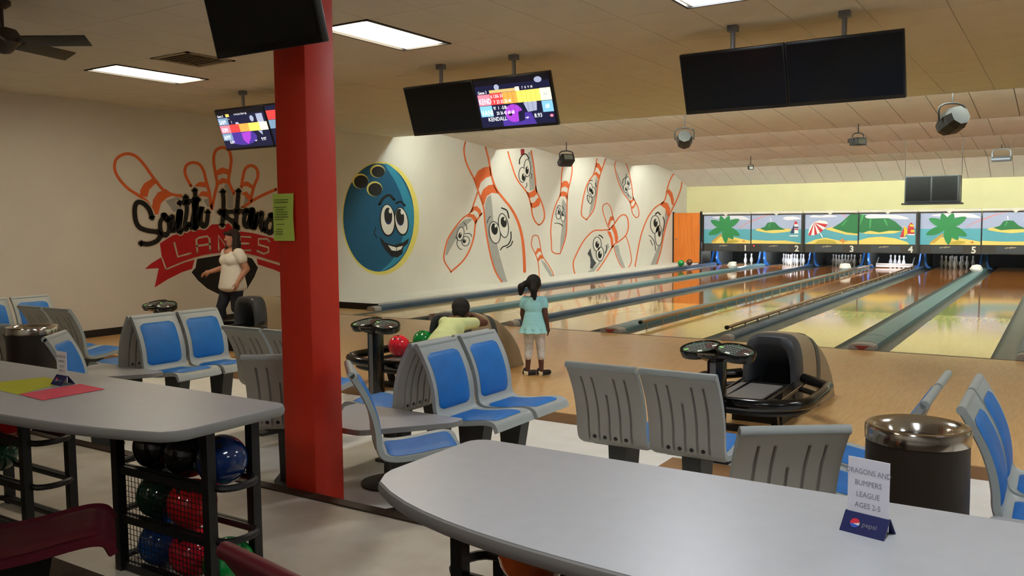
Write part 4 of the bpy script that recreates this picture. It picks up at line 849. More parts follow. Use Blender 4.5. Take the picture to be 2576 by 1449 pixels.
G1, G2, G3, G4, G5 = 'middle back-to-back chairs', 'left back-to-back chairs', 'right back-to-back chairs', 'lane-facing chairs', 'angled end chairs'
chair(-3.25, 4.59, 0, 'blue padded chair in front of the girl, nearer the camera of its pair', G1)
chair(-3.25, 5.07, 0, 'blue padded chair nearest the girl, beside the boy', G1)
chair(-3.925, 4.59, 180, 'chair turned to the red ball, back-to-back with the middle blue pair', G1)
chair(-3.925, 5.07, 180, 'hidden chair behind the middle blue pair, beside the boy', G1)
chair(-6.53, 4.70, 0, 'blue padded chair left of the pillar, nearer the camera of its pair', G2)
chair(-6.53, 5.17, 0, 'blue padded chair left of the pillar, nearer the walking woman', G2)
chair(-7.205, 4.70, 180, 'chair turned to the left wall, back-to-back with the left blue pair', G2)
chair(-7.205, 5.17, 180, 'hidden chair turned to the left wall behind the left blue pair', G2)
chair(-0.80, 4.30, 180, 'chair with blue seat just behind the trash bin, turned left', G3)
chair(-0.80, 4.78, 180, 'chair with blue seat farther behind the trash bin, turned left', G3)
chair(-0.03, 4.26, 0, 'nearer blue chair at the right edge of the picture', G3)
chair(-0.03, 4.74, 0, 'farther blue chair at the right edge of the picture', G3)
chair(-9.66, 5.28, 0, 'blue padded chair facing us above the left trash bin', 'far left chairs')
chair(-9.66, 4.80, 0, 'blue chair cut off by the left edge of the picture', 'far left chairs')
chair(-2.16, 4.58, 90, 'grey chair back facing us, left of the two before the keypad stand', G4)
chair(-1.70, 4.57, 90, 'grey chair back facing us, right in front of the keypad stand', G4)
chair(-5.37, 4.77, 90, 'grey chair back facing us left of the pillar, upper of the group', G4)
chair(-4.90, 4.77, 90, 'grey chair mostly hidden behind the red pillar', G4)
chair(-8.68, 4.91, 90, 'grey chair back behind the left trash bin', G4)
chair(-8.20, 4.91, 90, 'grey chair turned away with its seat end right of the left trash bin', G4)
chair(-1.03, 3.60, 125, 'large grey chair back left of the right trash bin', G5)
chair(-4.21, 3.86, 125, 'grey chair back low beside the red pillar', G5)
chair(-7.58, 3.80, 125, 'grey chair at the left picture edge beside the left trash bin', G5)
chair(-3.13, 3.74, 46, 'single blue seat chair seen from the side above the right table corner', G5)
chair(-6.06, 3.71, 42, 'chair seen from the side behind the small sign on the left table', G5)
# maroon chairs on the concourse
mar = make_chair('maroon', 'maroon', 'maroon', 'black_metal')
mar.location = (-3.22, 1.62, Z_UP); mar.rotation_euler = (0, 0, math.radians(58) - PI / 2); mar.name = 'maroon_chair'; tag(mar, 'dark maroon chair pushed under the left table', 'chair', 'maroon chairs on the concourse')
m2 = copy_tree(mar); m2.location = (-1.22, 1.44, Z_UP); m2.rotation_euler = (0, 0, math.radians(80) - PI / 2); tag(m2, 'maroon chair whose back top shows at the bottom edge', 'chair', 'maroon chairs on the concourse')

# low wedge tables
def wedge(cx, cy, hw, dp, label, z=0.36):
    t = empty('low_table', (cx, cy, Z_SET), 0, label, 'table', 'low wedge tables')
    core = [(-hw, dp / 2), (hw, dp / 2), (hw, dp / 2 - 0.12), (0.1, -dp / 2), (-0.1, -dp / 2), (-hw, dp / 2 - 0.12)]
    P = []
    for i in range(6):
        p0, p1, p2 = Vector(core[i - 1]), Vector(core[i]), Vector(core[(i + 1) % 6]); r = 0.035
        a = p1 + (p0 - p1).normalized() * r; c = p1 + (p2 - p1).normalized() * r
        P += [tuple(a), tuple((a + c) / 2 * 0.5 + p1 * 0.5), tuple(c)]
    MB().prism(P, z - Z_SET - 0.03, z - Z_SET).build('top', 'laminate', t, smooth=False)
    MB().prism([(x * 1.004, y * 1.004) for x, y in P], z - Z_SET - 0.034, z - Z_SET - 0.003).build('edge_band', 'edge_grey', t, smooth=False)
    MB().cyl((0, 0.1, 0.02), (0, 0.1, z - Z_SET - 0.03), 0.04, n=14).build('post', 'post_grey', t); MB().lathe([(0.19, 0), (0.19, 0.012), (0.05, 0.03)], (0, 0.1, 0), n=24).build('foot', 'post_grey', t)
wedge(-3.62, 4.06, 0.46, 0.58, 'low grey wedge table beside the pillar, behind the single blue seat')
wedge(-6.83, 4.19, 0.44, 0.58, 'low grey wedge table at the end of the left blue pair')
wedge(0.24, 3.74, 0.46, 0.58, 'low grey wedge table at the right edge beside the trash bin')

# trash bins
def bin_(x, y, label, zr=0.80, r=0.188):
    t = empty('trash_bin', (x, y, Z_SET), 0, label, 'trash bin', 'round trash bins'); h = zr - Z_SET
    MB().lathe([(r * 0.95, 0.0), (r * 0.97, 0.05), (r * 1.0, h * 0.44)], n=36).build('lower_body', 'bin_brown', t)
    MB().lathe([(r * 1.05, h * 0.44 - 0.03), (r * 1.06, h * 0.44), (r * 1.0, h * 0.44 + 0.03), (r * 1.0, h * 0.7), (r * 0.99, h - 0.055)], n=40).build('upper_body', 'bin_brown', t)
    MB().lathe([(r * 0.985, h - 0.06), (r * 1.01, h - 0.058), (r * 1.015, h - 0.012), (r * 0.99, h), (r * 0.93, h + 0.003), (r * 0.80, h - 0.004), (r * 0.68, h - 0.025), (r * 0.6, h - 0.07)], n=48).build('steel_lid', 'chrome', t)
    MB().lathe([(0, h - 0.09), (r * 0.6, h - 0.085), (r * 0.61, h - 0.07)], n=30).build('opening', 'black_base', t)
bin_(-0.455, 3.62, 'brown trash bin with a steel rim behind the white league sign'); bin_(-6.96, 3.69, 'dark trash bin with a steel rim behind the left table')

# ================================================================== CONCOURSE TABLES WITH BALL RACKS
Z_T = 0.82
def table(xe, sgn, L, amp, scl, yb, yf, label):
    # xe: x of the end near the aisle, sgn: direction the table runs
    t = empty('counter_table', (0, 0, Z_UP), 0, label, 'table', 'grey concourse tables'); P = []; r = 0.07
    def yfr(u): u = min(u, L - u); return yf - amp * (1 - math.exp(-u / scl))
    P.append((xe, yb - r)); 
    for k in range(1, 5): a = PI / 2 * k / 4; P.append((xe + sgn * r * (1 - math.cos(a)), yb - r + r * math.sin(a)))
    for k in range(1, 5): a = PI / 2 * k / 4; P.append((xe + sgn * (L - r + r * math.sin(a)), yb - r + r * math.cos(a)))
    for k in range(0, 31):
        u = L - 0.05 - (L - 0.10) * k / 30; P.append((xe + sgn * u, yfr(u)))
    P.append((xe + sgn * 0.012, yf + 0.025)); P.append((xe, yf + 0.07))
    if sgn > 0: P = P[::-1]
    zt = Z_T - Z_UP
    MB().prism(P, zt - 0.04, zt).build('tabletop', 'laminate', t, smooth=False)
    b = MB(); n = len(P); vs = []; fs = []; sec = [(0.0, zt - 0.002), (0.005, zt - 0.006), (0.008, zt - 0.02), (0.005, zt - 0.036), (0.0, zt - 0.042)]
    for i in range(n):
        p = Vector(P[i]); d = (Vector(P[(i + 1) % n]) - Vector(P[i - 1])).normalized(); nn = Vector((d.y, -d.x)); nn = nn if (nn.dot(p - Vector((xe + sgn * L / 2, (yb + yf) / 2))) > 0) else -nn
        for o_, z in sec: q = p + nn * o_; vs.append((q.x, q.y, z))
    for i in range(n):
        q = (i + 1) % n
        for j in range(4): fs.append((i * 5 + j, i * 5 + j + 1, q * 5 + j + 1, q * 5 + j))
    b.add(vs, fs); b.build('edge_band', 'edge_grey', t)
    b = MB(); b.box((xe + sgn * L / 2, 2.355 if sgn < 0 else 2.175, zt - 0.055), (L - 0.3, 0.04, 0.03)); b.build('support_beam', 'black_metal', t, smooth=False)
    return t
table(-2.80, -1, 2.95, 0.20, 0.5, 2.57, 1.99, 'long grey table at the left with coloured papers on it')
table(-1.77, 1, 2.9, 0.30, 0.35, 2.51, 1.97, 'long grey table at lower right with the white league sign')
BALLR = 0.108
def rack(x0, x1, y0, y1, label, rows=(0.60, 0.375, 0.155), mesh=True):
    t = empty('ball_rack', (0, 0, Z_UP), 0, label, 'ball rack', 'ball racks under the tables'); zt = Z_T - Z_UP - 0.045
    for x in (x0, x1):
        for y in (y0, y1): MB().box((x, y, zt / 2), (0.042, 0.042, zt)).build('leg', 'black_metal', t, smooth=False)
    for z in rows:
        zz = z - Z_UP - 0.088; b = MB(); P = []; ym, hy = (y0 + y1) / 2, (y1 - y0) / 2 - 0.024
        for k in range(9): a = -PI / 2 + PI * k / 8; P.append((x1 + 0.02 + 0.06 * math.cos(a), ym + hy * math.sin(a), zz))
        for k in range(9): a = PI / 2 + PI * k / 8; P.append((x0 - 0.02 + 0.06 * math.cos(a), ym + hy * math.sin(a), zz))
        b.tube(P, 0.016, n=8, closed=True); b.build('rail', 'black_metal', t)
        for y in (y0, y1): MB().box(((x0 + x1) / 2, y, zz - 0.005), (x1 - x0, 0.016, 0.035)).build('cross_bar', 'black_metal', t, smooth=False)
    if not mesh: return
    b = MB(); z0, z1 = 0.03, rows[0] - Z_UP - 0.1; y = y0 - 0.005; x = x0 + 0.03
    while x < x1 - 0.03: b.box((x, y, (z0 + z1) / 2), (0.0022, 0.0022, z1 - z0)); x += 0.0245
    z = z0
    while z < z1: b.box(((x0 + x1) / 2, y + 0.002, z), (x1 - x0, 0.0022, 0.0022)); z += 0.0245
    b.build('wire_mesh', 'black_metal', t, smooth=False)['kind'] = 'stuff'
rack(-3.56, -2.93, 2.24, 2.47, 'black ball rack with red, green and blue balls under the left table')
rack(-4.98, -4.35, 2.24, 2.47, 'black ball rack at the far left edge under the left table', mesh=False)
rack(-1.52, -0.92, 2.06, 2.29, 'black ball rack under the right table')
ball0 = None
def ball(p, m, label, grp=None, r=BALLR, rot=(0.5, 0.3, 0)):
    global ball0
    o = MB().sphere((0, 0, 0), r, 32).build('bowling_ball', m); o.location = p; o.rotation_euler = rot; tag(o, label, 'bowling ball', grp)
    for a, e in ((0.0, 0.14), (2.2, 0.14), (4.3, 0.2)):
        d = Vector((math.sin(e + 0.1) * math.cos(a), math.sin(e + 0.1) * math.sin(a), math.cos(e + 0.1)))
        MB().cyl(d * (r - 0.006), d * (r + 0.0006), 0.012, n=12).build('finger_hole', 'bolt', o)
    return o
GR = 'balls in the left table rack'
ym = 2.355
ball((-3.43, ym, 0.60), 'ball_black', 'black ball at the left of the top row of the left rack', GR); ball((-3.21, ym, 0.60), 'ball_black', 'black ball in the middle of the top row of the left rack', GR); ball((-2.99, ym, 0.60), 'ball_navy', 'dark blue ball at the right of the top row of the left rack', GR)
ball((-3.42, ym, 0.375), 'ball_darkgreen', 'dark green ball in the middle row of the left rack', GR); ball((-3.20, ym, 0.375), 'ball_red', 'red ball in the middle row of the left rack', GR)
ball((-3.42, ym, 0.155), 'ball_blue', 'blue ball in the bottom row of the left rack', GR, rot=(-0.4, 0.6, 0)); ball((-3.20, ym, 0.155), 'ball_coral', 'red ball in the bottom row of the left rack', GR); ball((-2.97, ym, 0.155), 'ball_green', 'bright green ball in the bottom row of the left rack', GR)
ball((-4.64, ym, 0.60), 'ball_red', 'red ball peeking between the legs at the far left edge'); ball((-4.86, ym, 0.375), 'ball_darkgreen', 'dark green ball in the far left rack')
ball((-1.33, 2.175, 0.60), 'ball_orange', 'orange ball under the edge of the right table'); ball((-1.08, 2.175, 0.60), 'ball_darkgreen', 'dark green ball under the edge of the right table')
# papers and signs on tables
def sheet(p, rz, sx, sy, m, name, label):
    o = MB().box((0, 0, 0.0006), (sx, sy, 0.0012)).build(name, m, smooth=False); o.location = p; o.rotation_euler = (0, 0, rz); tag(o, label, 'paper', 'coloured papers on the left table'); return o
def quad_sheet(pix, z, m, name, label, th=0.001):
    P = [on_z(x, y, z) for x, y in pix]; c = sum(P, Vector()) / 4; b = MB(); b.prism([(p.x - c.x, p.y - c.y) for p in P], 0, th)
    o = b.build(name, m, smooth=False); o.location = (c.x, c.y, z); tag(o, label, 'paper', 'coloured papers on the left table'); return o, P, c
o, P, c = quad_sheet([(-60, 968), (112, 949), (165, 962), (45, 993)], Z_T + 0.0004, 'yellow_paper', 'yellow_flyer', 'yellow paper lying at the left end of the left table')
o, P, c = quad_sheet([(48, 992), (202, 966), (264, 979), (108, 1007)], Z_T + 0.0018, 'pink_paper', 'pink_flyer', 'pink paper lying beside the small sign on the left table')
def table_sign(pix, z, yaw, wd, ht, label, texts):
    p = on_z(pix[0], pix[1], z); t = empty('table_sign', (p.x, p.y, z), yaw, label, 'sign', 'card signs on the tables')
    # faces local -y
    MB().box((0, 0.0, 0.012 + ht / 2), (wd, 0.003, ht)).build('card', 'card_white', t, smooth=False)
    b = MB(); h2 = 0.045; d2 = 0.036
    for s in (-1, 1): b.add([(-wd / 2 - 0.004, s * d2, 0), (wd / 2 + 0.004, s * d2, 0), (wd / 2 + 0.004, s * 0.003, h2), (-wd / 2 - 0.004, s * 0.003, h2), (-wd / 2 - 0.004, s * (d2 - 0.004), 0), (wd / 2 + 0.004, s * (d2 - 0.004), 0), (wd / 2 + 0.004, s * 0.001, h2 - 0.002), (-wd / 2 - 0.004, s * 0.001, h2 - 0.002)], [(0, 1, 2, 3), (4, 7, 6, 5), (0, 4, 5, 1), (1, 5, 6, 2), (2, 6, 7, 3), (3, 7, 4, 0)])
    b.build('base', 'card_navy', t, smooth=False)
    b = MB()
    for s, txt, v, sc in texts:
        vs, fs = text_mesh(txt, s); b.add([(q.x * sc, -0.0022, 0.012 + ht * v + q.y) for q in vs], fs)
    b.build('lettering', 'ink_grey', t, smooth=False, fix=False)
    sl = Matrix.Rotation(-math.atan2(d2 - 0.003, h2), 3, 'X'); c = Vector((-wd * 0.22, -(d2 + 0.003) / 2 - 0.0012, h2 / 2)); r = 0.012; b = MB()
    def half(a0, a1, mi, rr=r, dy=0.0):
        pts = [(rr * math.cos(a0 + (a1 - a0) * k / 14), rr * math.sin(a0 + (a1 - a0) * k / 14)) for k in range(15)]; b.add([c + sl @ Vector((x, -dy, z)) for x, z in pts], [list(range(15))], mi)
    half(0, 2 * PI, 0, r, 0); half(0.25, PI + 0.35, 1, r, 0.0004); half(PI + 0.1, 2 * PI - 0.4, 2, r, 0.0004)
    b.build('round_logo', ['p_white', 'logo_red', 'logo_blue'], t, smooth=False, fix=False)
    vs, fs = text_mesh('pepsi', 0.018, 'LEFT'); b = MB(); b.add([c + sl @ Vector((0.018 + q.x, -0.0003, q.y - 0.005)) for q in vs], fs); b.build('wordmark', 'ink_grey', t, smooth=False, fix=False)
table_sign((2182, 1338), Z_T, math.radians(-14), 0.104, 0.172, 'white league sign standing on the right table', [(0.0195, 'DRAGONS AND', 0.77, 0.80), (0.0195, 'BUMPERS', 0.60, 0.85), (0.0195, 'LEAGUE', 0.43, 0.85), (0.0195, 'AGES 2-5', 0.27, 0.85)])
table_sign((158, 966), Z_T + 0.002, math.radians(-2), 0.09, 0.15, 'small white sign card standing on the left table', [(0.016, 'DRAGONS AND', 0.80, 0.78), (0.016, 'BUMPERS', 0.64, 0.8), (0.016, 'LEAGUE', 0.48, 0.8), (0.016, 'AGES 2-5', 0.33, 0.8)])

# ================================================================== KEYPAD STANDS AND BALL RETURNS
def console(x, y, label):
    t = empty('keypad_stand', (x, y, Z_SET), 0, label, 'keypad stand', 'scoring keypad stands'); h = 0.70 - Z_SET
    MB().rbox((0, 0, h / 2 - 0.02), (0.115, 0.10, h - 0.06), 0.012).build('column', 'black_gloss', t)
    MB().box((-0.012, -0.052, h / 2 - 0.03), (0.042, 0.006, h - 0.12)).build('grey_strip', 'grey_strip', t, smooth=False)
    MB().rbox((0, 0.02, 0.01), (0.26, 0.3, 0.02), 0.006).build('foot', 'black_metal', t)
    hd = MB()
    hd.lathe([(0.0, h - 0.09), (0.10, h - 0.075), (0.15, h - 0.045), (0.155, h - 0.025), (0.0, h - 0.02)], n=28); hd.build('head', 'black_gloss', t)
    for k, (cx, cy, az, tl) in enumerate(((-0.13, 0.03, 0.5, -0.15), (0.135, -0.01, -0.20, 0.13))):
        R = Matrix.Rotation(az, 3, 'Z') @ Matrix.Rotation(tl, 3, 'Y') @ Matrix.Rotation(0.22, 3, 'X'); c = Vector((cx, cy, h - 0.005)); n = 32; b = MB()
        def ring(a, q, z): return [c + R @ Vector((a * math.cos(2 * PI * i / n), q * math.sin(2 * PI * i / n), z)) for i in range(n)]
        rings = [ring(0.10, 0.07, -0.055), ring(0.140, 0.105, -0.045), ring(0.150, 0.115, 0.0), ring(0.146, 0.111, 0.012), ring(0.134, 0.098, 0.012), ring(0.13, 0.094, 0.004)]
        b.add(sum(rings, []), [(i * n + j, i * n + (j + 1) % n, (i + 1) * n + (j + 1) % n, (i + 1) * n + j) for i in range(5) for j in range(n)] + [list(range(n))[::-1], list(range(5 * n, 6 * n))]); pod = b.build('keypad_pod', 'black_gloss', t)
        MB().add(ring(0.129, 0.093, 0.0045) + ring(0.129, 0.093, 0.0055), [list(range(n)), list(range(n, 2 * n))] + [(i, (i + 1) % n, n + (i + 1) % n, n + i) for i in range(n)]).build('key_panel', 'keypad', pod, smooth=False)
        b = MB()
        for r_ in range(4):
            for q in range(9):
                x_, y_ = -0.09 + q * 0.0225, -0.05 + r_ * 0.03
                if (x_ / 0.12) ** 2 + (y_ / 0.085) ** 2 < 1: b.box(c + R @ Vector((x_, y_, 0.008)), (0.014, 0.018, 0.004), rot=R, mi=0 if q < 6 else 1)
        b.build('keys', ['grey_strip', 'key_red'], pod, smooth=False)['kind'] = 'stuff'
        for q, mm in (((0.095, -0.02, 0.009), 'key_white'), ((-0.02, -0.075, 0.009), 'key_white'), ((-0.105, -0.01, 0.009), 'key_green')): MB().box(c + R @ Vector(q), (0.032, 0.015, 0.004), rot=R).build('lit_key', mm, pod, smooth=False)
console(-5.19, 5.80, 'black keypad stand beside the red pillar, before the red ball'); console(-2.02, 5.80, 'black keypad stand with lit keys at the right ball return'); console(-8.66, 6.04, 'black keypad stand at the left, before the painted ribbon tail')

def arch(w_, h, n=24, e=4.6):
    pts = []
    for k in range(n + 1):
        a = PI * k / n; cx, sz = math.cos(a), math.sin(a)
        pts.append((-w_ / 2 * (abs(cx) ** (2 / e)) * (1 if cx > 0 else -1), h * (abs(sz) ** (2 / e))))
    return pts
def ball_return(x, y, label):
    t = empty('ball_return', (x, y, 0), 0, label, 'ball return', 'ball returns')     # y: front plane of hood
    W0, H0 = 0.46, 0.66; n = 24
    def loft(secs, name, m, cap_end=False):
        b = MB(); vs = []; fs = []; k = n + 1
        for yy, w_, h in secs:
            vs += [(px, yy, pz) for px, pz in arch(w_, h, n)]
        for i in range(len(secs) - 1):
            for j in range(n): fs.append((i * k + j, i * k + j + 1, (i + 1) * k + j + 1, (i + 1) * k + j))
        if cap_end: fs.append([(len(secs) - 1) * k + j for j in range(k)])
        b.add(vs, fs); return b.build(name, m, t, ang=50)
    loft([(0.24, W0 * 0.55, H0 * 0.6), (0.0, W0 * 0.74, H0 * 0.87), (-0.012, W0 * 0.78, H0 * 0.90), (-0.012, W0 * 0.93, H0 * 0.975), (0.01, W0, H0), (0.16, W0 * 1.02, H0 * 1.0)], 'hood_frame', 'hood_dark')
    loft([(0.24, W0 * 0.56, H0 * 0.61), (0.245, 0.02, 0.02)], 'opening', 'pit_black', True)
    secs = []
    for k in range(13):
        u = k / 12; secs.append((0.16 + 0.9 * u, W0 * (1.02 + 0.25 * math.sin(u * PI / 2)), max(0.02, H0 * math.sqrt(max(0, 1 - u ** 2.2)))))
    loft(secs, 'hood_shell', 'hood_beige', True)
    b = MB(); vs = []; k = n + 1; st = []
    for u in (0.36, 0.46): st.append((0.16 + 0.9 * u, (W0 * (1.02 + 0.25 * math.sin(u * PI / 2))) + 0.008, H0 * math.sqrt(1 - u ** 2.2) + 0.006))
    loft(st, 'stripe', 'hood_dark')
    MB().box((0, -0.16, 0.13), (0.40, 0.36, 0.26)).build('base_box', 'black_metal', t, smooth=False)
    ZR = 0.30; P = []; hw, yf, yb = 0.52, -1.08, 0.08; r = 0.40
    for k in range(9): a = PI + PI / 2 * k / 8; P.append((-hw + r + r * math.cos(a), yf + r * 0.8 + r * 0.8 * math.sin(a), ZR))
    for k in range(9): a = 1.5 * PI + PI / 2 * k / 8; P.append((hw - r + r * math.cos(a), yf + r * 0.8 + r * 0.8 * math.sin(a), ZR))
    P += [(hw, -0.4, ZR), (hw - 0.02, -0.15, ZR), (0.26, yb, ZR + 0.01)]; P = [(-0.26, yb, ZR + 0.01), (-hw + 0.02, -0.15, ZR), (-hw, -0.4, ZR)] + P
    MB().tube(P, 0.042, n=12).build('bumper_ring', 'black_gloss', t)
    b = MB(); Q = [(p[0] * 0.9, p[1] * 0.92 - 0.02, ZR - 0.075) for p in P]; b.tube(Q, 0.022, n=8); b.build('lower_ring', 'black_metal', t)
    for s in (-0.205, -0.115, 0.20, 0.29): MB().cyl((s, -0.92, ZR - 0.035), (s, 0.1, ZR - 0.01), 0.009, n=8).build('ball_rod', 'rod', t)
    MB().box((-0.02, -0.5, ZR - 0.03), (0.34, 0.7, 0.012)).build('tray', 'grey_strip', t, smooth=False)
    b = MB()
    for s in (-1, 1): b.box((s * 0.22, -0.62, 0.12), (0.05, 0.05, 0.3), rot=Matrix.Rotation(0.35, 3, 'X'))
    b.box((0, -0.68, 0.02), (0.62, 0.06, 0.05)); b.build('stand', 'black_metal', t, smooth=False)
ball_return(-5.35, 7.05, 'ball return the boy leans on, with red and green balls'); ball_return(-2.0, 7.02, 'grey hooded ball return at the right behind the keypad stand'); ball_return(-8.95, 7.5, 'ball return hood in front of the walking woman')
ball((-5.51, 6.50, 0.388), 'ball_coral', 'red ball resting on the middle ball return', 'balls on the ball return'); ball((-5.51, 6.88, 0.392), 'ball_green', 'green ball on the ball return beside the boy', 'balls on the ball return')
pg = on_x(1713, 672, DIV['A']); ball((DIV['A'], pg.y, 0.09 + BALLR), 'ball_green', 'green ball resting on the gutter cap before the orange door', None, BALLR)
pg2 = on_x(1728, 669, DIV['A']); ball((DIV['A'], pg.y + 0.75, 0.09 + BALLR), 'ball_brown', 'brown ball next to the green one before the orange door', None, BALLR)

# ================================================================== PEOPLE
def blob(name, prims, m, parent, vox=0.012, smooth=6, fac=0.5):
    b = MB()
    for p in prims:
        if p[0] == 'c':
            _, a, c, r0, r1 = p; a, c = Vector(a), Vector(c); d = c - a; L = max(1e-4, d.length); d.normalize(); k = 6
            pts = [a - d * r0 * math.cos(PI / 2 * i / k) for i in range(k)] + [a] + [c] + [c + d * r1 * math.sin(PI / 2 * i / k) for i in range(1, k + 1)]
            rr = [max(1e-3, r0 * math.sin(PI / 2 * i / k)) for i in range(k)] + [r0, r1] + [max(1e-3, r1 * math.cos(PI / 2 * i / k)) for i in range(1, k + 1)]
            b.tube(pts, rr, n=14)
        else:
            _, c, r = p[:3]; rot = Euler(p[3]).to_matrix() if len(p) > 3 else None; b.sphere(c, r, 18, rot=rot)
    o = b.build(name, m, parent)
    md = o.modifiers.new('r', 'REMESH'); md.mode = 'VOXEL'; md.voxel_size = vox
    m2_ = o.modifiers.new('s', 'SMOOTH'); m2_.iterations = smooth; m2_.factor = fac
    bpy.context.view_layer.update()
    me = bpy.data.meshes.new_from_object(o.evaluated_get(bpy.context.evaluated_depsgraph_get()))
    o.modifiers.clear(); old = o.data; o.data = me; bpy.data.meshes.remove(old); me.name = name
    if not me.materials: me.materials.append(M[m])
    me.polygons.foreach_set('use_smooth', [True] * len(me.polygons)); return o
def hand(w_, d, nrm, s, curl=0.5):
    # w_: wrist, d: pointing direction, nrm: palm normal, s: hand length
    w_, d, nrm = Vector(w_), Vector(d).normalized(), Vector(nrm).normalized(); side = d.cross(nrm).normalized(); out = []
    pal = w_ + d * s * 0.25; out.append(('e', pal, (s * 0.2, s * 0.2, s * 0.24)))
    for k, ln in enumerate((0.42, 0.48, 0.45, 0.36)):
        a = w_ + d * s * 0.42 + side * (k - 1.5) * s * 0.105; m_ = a + d * s * ln * 0.5 + nrm * s * ln * 0.15 * curl; e = m_ + d * s * ln * 0.35 * (1 - curl * 0.5) + nrm * s * ln * 0.45 * curl
        out += [('c', a, m_, s * 0.052, s * 0.048), ('c', m_, e, s * 0.048, s * 0.04)]
    a = w_ + d * s * 0.12 - side * s * 0.16; m_ = a + d * s * 0.2 - side * s * 0.16 + nrm * s * 0.06; e = m_ + d * s * 0.2 - side * s * 0.02 + nrm * s * 0.06
    out += [('c', a, m_, s * 0.06, s * 0.054), ('c', m_, e, s * 0.054, s * 0.045)]
    return out
def person(x, y, z, fwd, label):
    a = math.atan2(fwd[1], fwd[0]) - PI / 2
    return empty('person', (x, y, z), a, label, 'person')
# local frame: +y forward, +x person's right, z up
# --- walking woman
t = person(-9.80, 8.02, 0, (-0.14, -0.99), 'woman in a white blouse and dark jeans walking past the mural')
body = [('e', (0, 0.01, 1.405), (0.072, 0.088, 0.105)), ('c', (0, 0.02, 1.345), (0, 0.035, 1.325), 0.062, 0.05), ('c', (0, -0.015, 1.22), (0, 0, 1.33), 0.055, 0.05), ('e', (0, 0, 1.10), (0.165, 0.115, 0.17)), ('e', (0, 0, 0.86), (0.175, 0.13, 0.15)), ('c', (-0.14, 0, 1.21), (0.14, 0, 1.21), 0.062, 0.062),
        ('c', (0.165, 0, 1.20), (0.25, -0.02, 0.99), 0.058, 0.046), ('c', (0.25, -0.02, 0.99), (0.335, 0.16, 0.935), 0.044, 0.03), ('c', (-0.165, 0, 1.20), (-0.245, -0.06, 0.98), 0.06, 0.048), ('c', (-0.245, -0.06, 0.98), (-0.225, 0.07, 0.80), 0.044, 0.03),
        ('c', (0.085, 0.0, 0.78), (0.075, 0.16, 0.44), 0.10, 0.062), ('c', (0.075, 0.16, 0.44), (0.07, 0.12, 0.08), 0.058, 0.04), ('c', (-0.085, 0, 0.78), (-0.08, 0.02, 0.43), 0.10, 0.062), ('c', (-0.08, 0.02, 0.43), (-0.075, -0.20, 0.11), 0.058, 0.04),
        ('e', (0, 0.045, 1.205), (0.085, 0.075, 0.06)), ('c', (0.0, 0.098, 1.405), (0.0, 0.115, 1.385), 0.010, 0.014), ('e', (0.073, 0.0, 1.40), (0.012, 0.02, 0.03)), ('e', (-0.073, 0.0, 1.40), (0.012, 0.02, 0.03))]
body += hand((0.335, 0.16, 0.935), (0.35, 0.75, -0.3), (-0.6, 0.3, -0.7), 0.17, 0.8) + hand((-0.225, 0.07, 0.80), (0.1, 0.35, -0.9), (0.8, 0.3, 0.1), 0.17, 0.5)
bd = blob('body', body, 'skin_light', t, 0.0095, 5)
b = MB()
for s in (-1, 1): b.sphere((s * 0.03, 0.082, 1.415), (0.014, 0.008, 0.009), 10, mi=0); b.sphere((s * 0.03, 0.088, 1.415), (0.006, 0.005, 0.007), 8, mi=1)
b.build('eye', ['eye_white', 'bolt'], bd); MB().sphere((0, 0.092, 1.352), (0.024, 0.008, 0.008), 10).build('mouth', 'lip', bd)
blob('hair', [('e', (0, -0.025, 1.435), (0.09, 0.098, 0.105)), ('c', (0.07, -0.02, 1.41), (0.10, 0.03, 1.20), 0.045, 0.036), ('c', (-0.07, -0.02, 1.41), (-0.105, 0.03, 1.17), 0.048, 0.04), ('e', (0, -0.07, 1.31), (0.09, 0.05, 0.15)), ('c', (-0.05, 0.07, 1.475), (0.05, 0.07, 1.475), 0.03, 0.03)], 'hair_brown', t, 0.01, 4)
sh = [('e', (0, 0.005, 1.10), (0.182, 0.135, 0.165)), ('e', (-0.075, 0.085, 1.10), (0.085, 0.07, 0.08)), ('e', (0.075, 0.085, 1.10), (0.085, 0.07, 0.08)), ('c', (-0.135, -0.01, 1.175), (0.135, -0.01, 1.175), 0.076, 0.076), ('c', (0.165, 0, 1.195), (0.205, -0.01, 1.12), 0.074, 0.070), ('c', (-0.165, 0, 1.195), (-0.21, -0.02, 1.12), 0.078, 0.074)]
for k in range(10): z = 1.0 - k * 0.031; q = 0.174 + k * 0.007; sh.append(('e', (0, 0.012, z), (q, q * 0.78, 0.075)))
blob('blouse', sh, 'blouse', t, 0.011, 12)
blob('jeans', [('e', (0, 0, 0.80), (0.178, 0.138, 0.12)), ('c', (0.085, 0.0, 0.78), (0.075, 0.16, 0.44), 0.108, 0.07), ('c', (0.075, 0.16, 0.44), (0.07, 0.12, 0.12), 0.066, 0.05), ('c', (-0.085, 0, 0.78), (-0.08, 0.02, 0.43), 0.108, 0.07), ('c', (-0.08, 0.02, 0.43), (-0.075, -0.19, 0.14), 0.066, 0.05)], 'jeans', t, 0.011, 4)
for c in ((0.07, 0.15, 0.04), (-0.075, -0.17, 0.05)): blob('shoe', [('e', c, (0.045, 0.12, 0.042))], 'shoe_dark', t, 0.012, 3)
